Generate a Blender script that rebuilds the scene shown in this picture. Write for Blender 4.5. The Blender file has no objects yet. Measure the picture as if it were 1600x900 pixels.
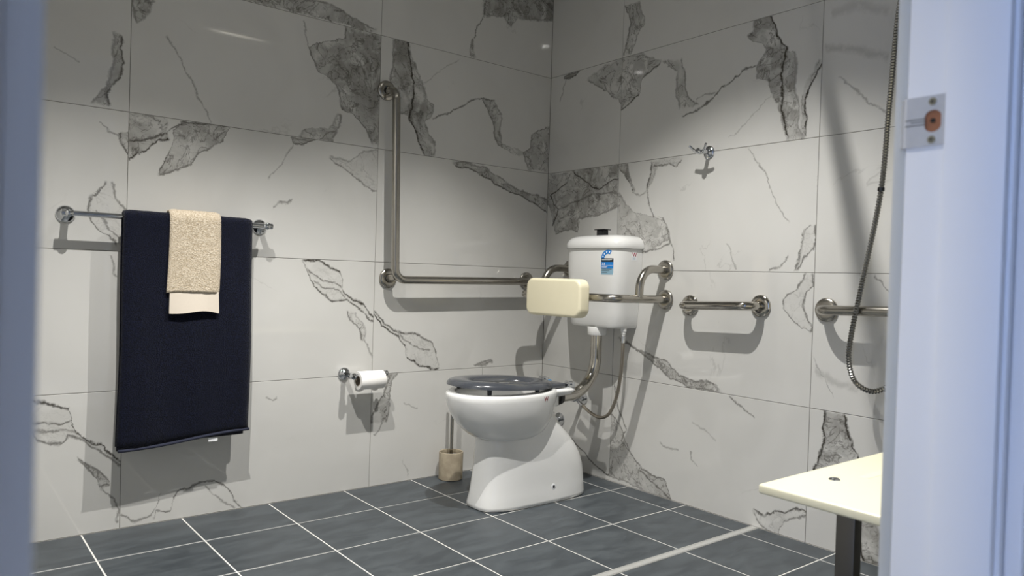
import bpy, bmesh, math, random
from mathutils import Vector, Matrix

random.seed(7)
PI = math.pi
COL = bpy.context.scene.collection
SC = bpy.context.scene

# ------------------------------------------------------------------ camera
# corner of the two tiled walls = origin; wall_left is y = 0, wall_right is x = 0, metres
YAW, PITCH, ROLL = 0.89715, -0.013285, 0.030234
fw = Vector((math.cos(YAW) * math.cos(PITCH), math.sin(YAW) * math.cos(PITCH), math.sin(PITCH)))
rt = Vector((math.sin(YAW), -math.cos(YAW), 0))
up = rt.cross(fw)
rt2 = rt * math.cos(ROLL) + up * math.sin(ROLL)
up2 = up * math.cos(ROLL) - rt * math.sin(ROLL)
cam_data = bpy.data.cameras.new('camera')
cam = bpy.data.objects.new('camera', cam_data)
COL.objects.link(cam)
M = Matrix((rt2, up2, -fw)).transposed().to_4x4()
M.translation = Vector((-2.329, -2.669, 0.852))
cam.matrix_world = M
cam_data.sensor_width = 36.0
cam_data.lens = 36.0 * 1166.8 / 1600.0
cam_data.clip_start = 0.02
cam_data.dof.use_dof = True
cam_data.dof.focus_distance = 3.1
cam_data.dof.aperture_fstop = 5.6
SC.camera = cam

# ------------------------------------------------------------------ daylight outside the doorway, exposure
world = bpy.data.worlds.new('corridor_daylight')
SC.world = world
world.use_nodes = True
bg = world.node_tree.nodes['Background']
bg.inputs[0].default_value = (0.36, 0.51, 0.95, 1)
bg.inputs[1].default_value = 4.0
SC.view_settings.view_transform = 'Standard'
SC.view_settings.look = 'None'
SC.view_settings.gamma = 1.0
SC.view_settings.use_curve_mapping = False
SC.view_settings.exposure = 0.0

CEIL = 2.42
DOWNLIGHTS = [(-0.96, -1.17), (-1.88, -1.15)]
LAMP_POWER = 166.0
LAMP_COLOR = (1.0, 0.977, 0.935)
LAMP_CONE = math.radians(100)
LAMP_BLEND = 0.60


# ------------------------------------------------------------------ helpers
def link(o, parent=None):
    COL.objects.link(o)
    if parent is not None:
        o.parent = parent
    return o


def tag(o, label, cat=None, group=None, kind=None):
    o['label'] = label
    if cat:
        o['category'] = cat
    if group:
        o['group'] = group
    if kind:
        o['kind'] = kind
    return o


def thing(name, label, cat, loc=(0, 0, 0), group=None):
    o = bpy.data.objects.new(name, None)
    o.empty_display_size = 0.05
    COL.objects.link(o)
    o.location = loc
    bpy.context.view_layer.update()
    return tag(o, label, cat, group)


def obj(name, bm, mat, parent=None, smooth=True, angle=40):
    """bm holds world coordinates; parts are stored relative to their parent."""
    me = bpy.data.meshes.new(name)
    bmesh.ops.recalc_face_normals(bm, faces=bm.faces[:])
    off = Vector((0, 0, 0))
    p = parent
    while p is not None:
        off += p.location
        p = p.parent
    if off.length:
        bmesh.ops.translate(bm, verts=bm.verts[:], vec=-off)
    bm.to_mesh(me)
    bm.free()
    me.materials.append(mat)
    o = bpy.data.objects.new(name, me)
    link(o, parent)
    if smooth:
        for f in me.polygons:
            f.use_smooth = True
        try:
            me.set_sharp_from_angle(angle=math.radians(angle))
        except Exception:
            pass
    return o


def box_bm(x0, x1, y0, y1, z0, z1, bevel=0.0, seg=2):
    bm = bmesh.new()
    bmesh.ops.create_cube(bm, size=1.0)
    for v in bm.verts:
        v.co = Vector(((x0 + x1) / 2 + v.co.x * (x1 - x0), (y0 + y1) / 2 + v.co.y * (y1 - y0), (z0 + z1) / 2 + v.co.z * (z1 - z0)))
    if bevel > 0:
        bmesh.ops.bevel(bm, geom=bm.edges[:], offset=bevel, segments=seg, profile=0.5, affect='EDGES')
    return bm


def fillet(pts, r, n=8):
    """polyline with rounded corners"""
    pts = [Vector(p) for p in pts]
    out = [pts[0]]
    for i in range(1, len(pts) - 1):
        a, b, c = pts[i - 1], pts[i], pts[i + 1]
        u, w = (a - b).normalized(), (c - b).normalized()
        ang = u.angle(w)
        t = min(r / math.tan(ang / 2), (a - b).length * 0.98, (c - b).length * 0.98)
        p0, p1 = b + u * t, b + w * t
        rr = t * math.tan(ang / 2)
        cen = b + (u + w).normalized() * (rr / math.sin(ang / 2))
        v0, v1 = p0 - cen, p1 - cen
        tot = v0.angle(v1)
        axis = v0.cross(v1).normalized()
        for k in range(n + 1):
            out.append(cen + Matrix.Rotation(tot * k / n, 3, axis) @ v0)
    out.append(pts[-1])
    return out


def smooth_path(pts, n=10):
    """Catmull-Rom through pts"""
    P = [Vector(p) for p in pts]
    P = [P[0] * 2 - P[1]] + P + [P[-1] * 2 - P[-2]]
    out = []
    for i in range(1, len(P) - 2):
        for k in range(n):
            t = k / n
            a, b, c, d = P[i - 1], P[i], P[i + 1], P[i + 2]
            out.append(0.5 * ((2 * b) + (c - a) * t + (2 * a - 5 * b + 4 * c - d) * t * t + (3 * b - a - 3 * c + d) * t ** 3))
    out.append(P[-2].copy())
    return out


def tube_bm(path, r, seg=16, caps=True, bm=None):
    """sweep a circle along path; r is a number or a list of radii"""
    bm = bm or bmesh.new()
    path = [Vector(p) for p in path]
    n = len(path)
    tang = []
    for i in range(n):
        a, b = path[max(i - 1, 0)], path[min(i + 1, n - 1)]
        tang.append((b - a).normalized())
    nrm = tang[0].orthogonal().normalized()
    rings = []
    for i in range(n):
        if i:
            q = tang[i - 1].rotation_difference(tang[i])
            nrm = (q @ nrm).normalized()
        bn = tang[i].cross(nrm).normalized()
        rr = r[i] if isinstance(r, (list, tuple)) else r
        rings.append([bm.verts.new(path[i] + (nrm * math.cos(2 * PI * k / seg) + bn * math.sin(2 * PI * k / seg)) * rr) for k in range(seg)])
    for i in range(n - 1):
        for k in range(seg):
            bm.faces.new((rings[i][k], rings[i][(k + 1) % seg], rings[i + 1][(k + 1) % seg], rings[i + 1][k]))
    if caps:
        bm.faces.new(rings[0][::-1])
        bm.faces.new(rings[-1])
    return bm


def lathe_bm(profile, origin, axis, seg=32, bm=None):
    """revolve (distance along axis, radius) pairs about axis through origin"""
    bm = bm or bmesh.new()
    axis = Vector(axis).normalized()
    n = axis.orthogonal().normalized()
    b = axis.cross(n)
    o = Vector(origin)
    rings = []
    for h, r in profile:
        if r < 1e-6:
            rings.append([bm.verts.new(o + axis * h)])
        else:
            rings.append([bm.verts.new(o + axis * h + (n * math.cos(2 * PI * k / seg) + b * math.sin(2 * PI * k / seg)) * r) for k in range(seg)])
    for A, B in zip(rings, rings[1:]):
        for k in range(seg):
            k2 = (k + 1) % seg
            if len(A) == 1 and len(B) == 1:
                continue
            if len(A) == 1:
                bm.faces.new((A[0], B[k2], B[k]))
            elif len(B) == 1:
                bm.faces.new((A[k], A[k2], B[0]))
            else:
                bm.faces.new((A[k], A[k2], B[k2], B[k]))
    return bm


def loft_bm(rings, cap0=True, cap1=True, bm=None):
    bm = bm or bmesh.new()
    R = [[bm.verts.new(p) for p in ring] for ring in rings]
    n = len(R[0])
    for A, B in zip(R, R[1:]):
        for k in range(n):
            bm.faces.new((A[k], A[(k + 1) % n], B[(k + 1) % n], B[k]))
    if cap0:
        bm.faces.new(R[0][::-1])
    if cap1:
        bm.faces.new(R[-1])
    return bm


# ------------------------------------------------------------------ materials
class NT:
    """small node builder"""
    def __init__(self, name):
        self.m = bpy.data.materials.new(name)
        self.m.use_nodes = True
        self.t = self.m.node_tree
        self.b = self.t.nodes['Principled BSDF']

    def n(self, kind, **kw):
        nd = self.t.nodes.new(kind)
        for k, v in kw.items():
            setattr(nd, k, v)
        return nd

    def put(self, sock, v):
        if isinstance(v, bpy.types.NodeSocket):
            self.t.links.new(v, sock)
        else:
            sock.default_value = v

    def math(self, op, a, b=0.0, c=None, clamp=False):
        nd = self.n('ShaderNodeMath', operation=op, use_clamp=clamp)
        self.put(nd.inputs[0], a)
        self.put(nd.inputs[1], b)
        if c is not None:
            self.put(nd.inputs[2], c)
        return nd.outputs[0]

    def smooth(self, v, f0, f1, t0=0.0, t1=1.0):
        nd = self.n('ShaderNodeMapRange', interpolation_type='SMOOTHSTEP')
        self.put(nd.inputs['Value'], v)
        for nm, x in (('From Min', f0), ('From Max', f1), ('To Min', t0), ('To Max', t1)):
            self.put(nd.inputs[nm], x)
        return nd.outputs['Result']

    def linear(self, v, f0, f1, t0=0.0, t1=1.0, clamp=True):
        nd = self.n('ShaderNodeMapRange', clamp=clamp)
        self.put(nd.inputs['Value'], v)
        for nm, x in (('From Min', f0), ('From Max', f1), ('To Min', t0), ('To Max', t1)):
            self.put(nd.inputs[nm], x)
        return nd.outputs['Result']

    def noise(self, vec, scale, detail=4.0, rough=0.55, dist=0.0):
        nd = self.n('ShaderNodeTexNoise')
        if vec is not None:
            self.put(nd.inputs['Vector'], vec)
        nd.inputs['Scale'].default_value = scale
        nd.inputs['Detail'].default_value = detail
        nd.inputs['Roughness'].default_value = rough
        nd.inputs['Distortion'].default_value = dist
        return nd

    def mix(self, fac, a, b):
        nd = self.n('ShaderNodeMix', data_type='RGBA')
        self.put(nd.inputs[0], fac)
        self.put(nd.inputs[6], a)
        self.put(nd.inputs[7], b)
        return nd.outputs[2]

    def curve(self, v, pts):
        nd = self.n('ShaderNodeFloatCurve')
        mp = nd.mapping
        mp.use_clip = False
        c = mp.curves[0]
        pts = sorted(pts)
        clean = [pts[0]]
        for q in pts[1:]:
            if q[0] - clean[-1][0] > 0.004:
                clean.append(q)
        if clean[0][0] > 0.004:
            clean.insert(0, (0.0, clean[0][1]))
        if clean[-1][0] < 0.996:
            clean.append((1.0, clean[-1][1]))
        c.points[0].location = clean[0]
        c.points[1].location = clean[-1]
        for q in clean[1:-1]:
            c.points.new(*q)
        for q in c.points:
            q.handle_type = 'VECTOR'
        mp.update()
        self.put(nd.inputs['Value'], v)
        return nd.outputs[0]

    def bump(self, h, strength=0.2, dist=0.001):
        nd = self.n('ShaderNodeBump')
        nd.inputs['Strength'].default_value = strength
        nd.inputs['Distance'].default_value = dist
        self.put(nd.inputs['Height'], h)
        self.t.links.new(nd.outputs[0], self.b.inputs['Normal'])


def srgb(r, g, b):
    f = lambda c: (c / 12.92 if c <= 0.04045 else ((c + 0.055) / 1.055) ** 2.4)
    return (f(r / 255), f(g / 255), f(b / 255), 1.0)


def plain(name, col, rough=0.5, metal=0.0, noise=0.0, scale=30.0, coat=0.0, bump=0.0, aniso=None):
    """procedural material: base colour with a little mottling, optional fine relief"""
    N = NT(name)
    tc = N.n('ShaderNodeTexCoord').outputs['Object']
    nz = N.noise(tc, scale, 4.0)
    lo = tuple(c * (1 - noise) for c in col[:3]) + (1,)
    hi = tuple(min(1, c * (1 + noise)) for c in col[:3]) + (1,)
    N.put(N.b.inputs['Base Color'], N.mix(nz.outputs[0], lo, hi))
    N.b.inputs['Roughness'].default_value = rough
    N.b.inputs['Metallic'].default_value = metal
    N.b.inputs['Coat Weight'].default_value = coat
    N.b.inputs['Coat Roughness'].default_value = 0.04
    if bump:
        N.bump(nz.outputs[0], bump, 0.0005)
    return N.m


VEIN_GREY = srgb(112, 110, 104)
VEIN_DARK = srgb(58, 54, 47)
TILE_WHITE = srgb(206, 205, 201)


def marble(name, wall, veins, seed):
    """glazed marble-print tile: white ground, grey vein bands between two drawn edges, dark cracks"""
    N = NT(name)
    tc = N.n('ShaderNodeTexCoord').outputs['Object']
    sep = N.n('ShaderNodeSeparateXYZ')
    N.put(sep.inputs[0], tc)
    s = N.math('MULTIPLY', sep.outputs[0 if wall == 'L' else 1], -1.0)
    z = sep.outputs[2]
    wob = N.noise(tc, 17.0, 6.0, 0.68)
    ws = N.n('ShaderNodeSeparateColor')
    N.put(ws.inputs[0], wob.outputs[1])
    amp = 0.045
    s2 = N.math('MULTIPLY_ADD', ws.outputs[0], amp, N.math('ADD', s, -amp / 2))
    z2 = N.math('MULTIPLY_ADD', ws.outputs[1], amp, N.math('ADD', z, -amp / 2))
    # ground: soft clouds and a few hairlines
    off = N.n('ShaderNodeVectorMath', operation='ADD')
    N.put(off.inputs[0], tc)
    off.inputs[1].default_value = (seed * 3.1, seed * 1.7, seed * 2.3)
    cl = N.noise(off.outputs[0], 2.6, 3.0, 0.5, 0.8)
    ground = N.mix(N.smooth(cl.outputs[0], 0.35, 0.75, 0.0, 0.16), TILE_WHITE, srgb(168, 167, 163))
    hair = N.noise(off.outputs[0], 1.7, 6.0, 0.55, 0.6)
    hl = N.math('ABSOLUTE', N.math('SUBTRACT', hair.outputs[0], 0.5))
    gate = N.noise(off.outputs[0], 4.0, 2.0)
    hl = N.math('MULTIPLY', N.smooth(hl, 0.0, 0.006, 1.0, 0.0), N.smooth(gate.outputs[0], 0.58, 0.68, 0.0, 0.2))
    streak = N.noise(tc, 9.0, 4.0, 0.5, 1.2)
    fills, lines = None, hl
    brk = N.noise(tc, 34.0, 3.0, 0.6)
    brk = N.smooth(brk.outputs[0], 0.30, 0.50, 0.5, 1.1)
    # cracks and pale islands inside the grey bands
    cr = N.noise(tc, 10.0, 5.0, 0.58, 1.0)
    cr1 = N.smooth(N.math('ABSOLUTE', N.math('SUBTRACT', cr.outputs[0], 0.48)), 0.0, 0.022, 1.0, 0.0)
    cr2 = N.noise(off.outputs[0], 18.0, 4.0, 0.6, 0.8)
    cr2 = N.smooth(N.math('ABSOLUTE', N.math('SUBTRACT', cr2.outputs[0], 0.52)), 0.0, 0.016, 0.8, 0.0)
    crack = N.math('MAXIMUM', cr1, cr2)
    isl = N.noise(off.outputs[0], 13.0, 5.0, 0.6, 0.6)
    isl = N.smooth(isl.outputs[0], 0.33, 0.50, 0.15, 1.0)
    for (ax, v0, v1, w0, w1, A, B, fill, e1, e2, lw) in veins:
        lw *= 1.35
        fill *= 0.5 if fill <= 0.25 else 1.0
        e1, e2 = min(1.0, e1 * 1.2), min(1.0, e2 * 1.2)
        v, w = (s2, z2) if ax == 's' else (z2, s2)
        t = N.linear(v, v0, v1, 0.0, 1.0, clamp=False)
        ends = N.math('MULTIPLY', N.smooth(t, -0.03, 0.03), N.smooth(t, 0.97, 1.03, 1.0, 0.0))
        tcl = N.math('ADD', t, 0.0, clamp=True)
        wn = N.linear(w, w0, w1, 0.0, 1.0, clamp=False)
        k = w1 - w0
        d1 = N.math('MULTIPLY', N.math('SUBTRACT', wn, N.curve(tcl, A)), k)
        ln = N.smooth(N.math('ABSOLUTE', d1), 0.0, lw, e1, 0.0) if e1 > 0 else None
        if B is not None:
            d2 = N.math('MULTIPLY', N.math('SUBTRACT', wn, N.curve(tcl, B)), k)
            if e2 > 0:
                l2 = N.smooth(N.math('ABSOLUTE', d2), 0.0, lw, e2, 0.0)
                ln = N.math('MAXIMUM', ln, l2) if ln is not None else l2
            # between the two edges: d1 and d2 of opposite sign
            inside = N.smooth(N.math('MULTIPLY', N.math('MULTIPLY', N.math('SIGN', d1), N.math('MINIMUM', N.math('ABSOLUTE', d1), N.math('ABSOLUTE', d2))), N.math('SIGN', d2)), -0.004, 0.001, fill, 0.0)
            f = N.math('MULTIPLY', inside, ends)
            fills = f if fills is None else N.math('MAXIMUM', fills, f)
        if ln is not None:
            ln = N.math('MULTIPLY', N.math('MULTIPLY', ln, ends), brk)
            lines = N.math('MAXIMUM', lines, ln)
    col = ground
    if fills is not None:
        st = N.math('MULTIPLY', N.smooth(streak.outputs[0], 0.30, 0.70, 0.6, 1.5), isl)
        col = N.mix(N.math('MULTIPLY', fills, st, clamp=True), col, VEIN_GREY)
        lines = N.math('MAXIMUM', lines, N.math('MULTIPLY', N.math('MULTIPLY', crack, brk), N.math('MINIMUM', N.math('MULTIPLY', fills, 2.0), 0.6)))
    col = N.mix(N.math('MULTIPLY', lines, 0.95, clamp=True), col, VEIN_DARK)
    N.put(N.b.inputs['Base Color'], col)
    N.b.inputs['Roughness'].default_value = 0.045
    N.b.inputs['IOR'].default_value = 1.58
    return N.m


MAT = {}
MAT['grout_wall'] = plain('wall_grout', srgb(120, 118, 112), 0.8, noise=0.08)
MAT['grout_floor'] = plain('floor_grout', srgb(228, 226, 220), 0.85, noise=0.06, scale=60)
MAT['paint'] = plain('white_paint', srgb(186, 186, 183), 0.7, noise=0.02)
MAT['jamb'] = plain('white_gloss_paint', srgb(232, 232, 232), 0.38, noise=0.015, scale=8)
MAT['steel'] = plain('satin_stainless_steel', srgb(176, 172, 164), 0.24, 1.0, noise=0.06, scale=60)
MAT['polished'] = plain('polished_stainless_steel', srgb(186, 182, 174), 0.10, 1.0, noise=0.05, scale=40)
MAT['chrome'] = plain('chrome', srgb(205, 207, 210), 0.05, 1.0, noise=0.03)
MAT['ceramic'] = plain('white_glazed_china', srgb(236, 236, 234), 0.12, noise=0.01, coat=0.4)
MAT['plastic'] = plain('white_plastic', srgb(228, 228, 226), 0.22, noise=0.01, coat=0.2)
MAT['seat'] = plain('slate_grey_plastic', srgb(64, 67, 73), 0.2, noise=0.03, coat=0.3)
MAT['black'] = plain('black_plastic', srgb(24, 25, 27), 0.25, noise=0.05)
MAT['rubber'] = plain('dark_rubber', srgb(46, 45, 43), 0.6, noise=0.1)
MAT['cream'] = plain('cream_padded_vinyl', srgb(238, 230, 200), 0.42, noise=0.02)
MAT['seat_cream'] = plain('cream_laminate', srgb(226, 221, 194), 0.35, noise=0.01)
MAT['leg'] = plain('shaded_stainless_steel', srgb(112, 110, 108), 0.42, 1.0, noise=0.05)  # stainless steel with the shade under the bench put into its dark colour
MAT['paper'] = plain('white_tissue_paper', srgb(244, 242, 238), 0.9, noise=0.02, scale=120, bump=0.9)
MAT['card'] = plain('grey_cardboard', srgb(150, 140, 125), 0.9, noise=0.05)
MAT['strip'] = plain('brushed_steel_strip', srgb(205, 205, 202), 0.5, 0.6, noise=0.08, scale=90)
MAT['screw'] = plain('tarnished_nickel', srgb(150, 146, 128), 0.4, 0.8, noise=0.15, scale=200)
MAT['trim'] = plain('grey_white_trim_paint', srgb(196, 196, 190), 0.5, noise=0.02)
MAT['plate'] = plain('worn_nickel_plate', srgb(198, 200, 204), 0.3, 0.45, noise=0.08, scale=90)
MAT['hose_steel'] = plain('ribbed_dark_steel', srgb(150, 149, 146), 0.22, 1.0, noise=0.05)
MAT['brass'] = plain('dull_brass', srgb(190, 175, 130), 0.35, 1.0, noise=0.1)
MAT['wood'] = plain('raw_brown_timber', srgb(150, 98, 66), 0.8, noise=0.25, scale=70)
MAT['blue'] = plain('blue_print', srgb(20, 122, 200), 0.4, noise=0.02)
MAT['ltblue'] = plain('pale_blue_print', srgb(140, 176, 196), 0.4, noise=0.02)
MAT['ink'] = plain('black_print', srgb(28, 30, 32), 0.4, noise=0.02)
MAT['white'] = plain('white_print', srgb(240, 242, 244), 0.4, noise=0.01)
MAT['red'] = plain('dark_red_print', srgb(165, 30, 55), 0.4, noise=0.02)
MAT['bluecap'] = plain('blue_plastic', srgb(60, 120, 165), 0.4, noise=0.02)
MAT['braid'] = plain('braided_steel', srgb(168, 160, 148), 0.35, 1.0, noise=0.3, scale=500, bump=0.6)


def emit(name, col, k):
    N = NT(name)
    N.b.inputs['Base Color'].default_value = (0.8, 0.8, 0.8, 1)
    N.b.inputs['Emission Color'].default_value = col
    N.b.inputs['Emission Strength'].default_value = k
    return N.m


MAT['lamp'] = emit('lit_lamp_lens', (1, 0.98, 0.94, 1), 150.0)


def floor_mat(seed):
    N = NT('slate_floor_tile')
    tc = N.n('ShaderNodeTexCoord').outputs['Object']
    off = N.n('ShaderNodeVectorMath', operation='ADD')
    N.put(off.inputs[0], tc)
    off.inputs[1].default_value = (seed * 5.3, seed * 2.9, 0)
    mp = N.n('ShaderNodeMapping')
    mp.inputs['Scale'].default_value = (1.0, 2.4, 1.0)
    N.put(mp.inputs[0], off.outputs[0])
    a = N.noise(mp.outputs[0], 7.0, 6.0, 0.6, 0.4)
    c = N.mix(N.smooth(a.outputs[0], 0.3, 0.7), srgb(54, 60, 65), srgb(76, 82, 86))
    g = N.noise(mp.outputs[0], 190.0, 3.0, 0.7)
    c = N.mix(N.smooth(g.outputs[0], 0.62, 0.78, 0.0, 0.25), c, srgb(96, 101, 104))
    N.put(N.b.inputs['Base Color'], c)
    N.put(N.b.inputs['Roughness'], N.smooth(a.outputs[0], 0.3, 0.7, 0.36, 0.5))
    N.bump(g.outputs[0], 0.15, 0.0006)
    return N.m


def terry(name, lo, hi, scale):
    """looped towelling"""
    N = NT(name)
    tc = N.n('ShaderNodeTexCoord').outputs['Object']
    mp = N.n('ShaderNodeMapping')
    mp.inputs['Scale'].default_value = (1.0, 1.0, 1.5)
    N.put(mp.inputs[0], tc)
    a = N.noise(mp.outputs[0], scale, 3.0, 0.6)
    N.put(N.b.inputs['Base Color'], N.mix(N.smooth(a.outputs[0], 0.35, 0.7), lo, hi))
    N.b.inputs['Roughness'].default_value = 1.0
    N.b.inputs['Specular IOR Level'].default_value = 0.1
    N.b.inputs['Sheen Weight'].default_value = 0.15
    N.bump(a.outputs[0], 0.9, 0.004)
    return N.m


MAT['navy'] = terry('navy_towelling', srgb(3, 5, 15), srgb(19, 24, 46), 260.0)
MAT['navy_hem'] = plain('navy_woven_hem', srgb(38, 42, 60), 0.9, noise=0.1, scale=200)
MAT['beige'] = terry('cream_towelling', srgb(176, 160, 136), srgb(226, 214, 194), 240.0)
MAT['beige_hem'] = plain('cream_woven_band', srgb(206, 196, 182), 0.9, noise=0.03, scale=150)


def stone_mat():
    N = NT('speckled_beige_stone')
    tc = N.n('ShaderNodeTexCoord').outputs['Object']
    a = N.noise(tc, 300.0, 3.0, 0.7)
    b = N.noise(tc, 30.0, 3.0, 0.5)
    c = N.mix(N.smooth(b.outputs[0], 0.3, 0.7), srgb(152, 140, 120), srgb(172, 160, 138))
    c = N.mix(N.smooth(a.outputs[0], 0.62, 0.70, 0.0, 0.6), c, srgb(132, 116, 92))
    N.put(N.b.inputs['Base Color'], c)
    N.b.inputs['Roughness'].default_value = 0.7
    return N.m


MAT['stone'] = stone_mat()

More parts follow.
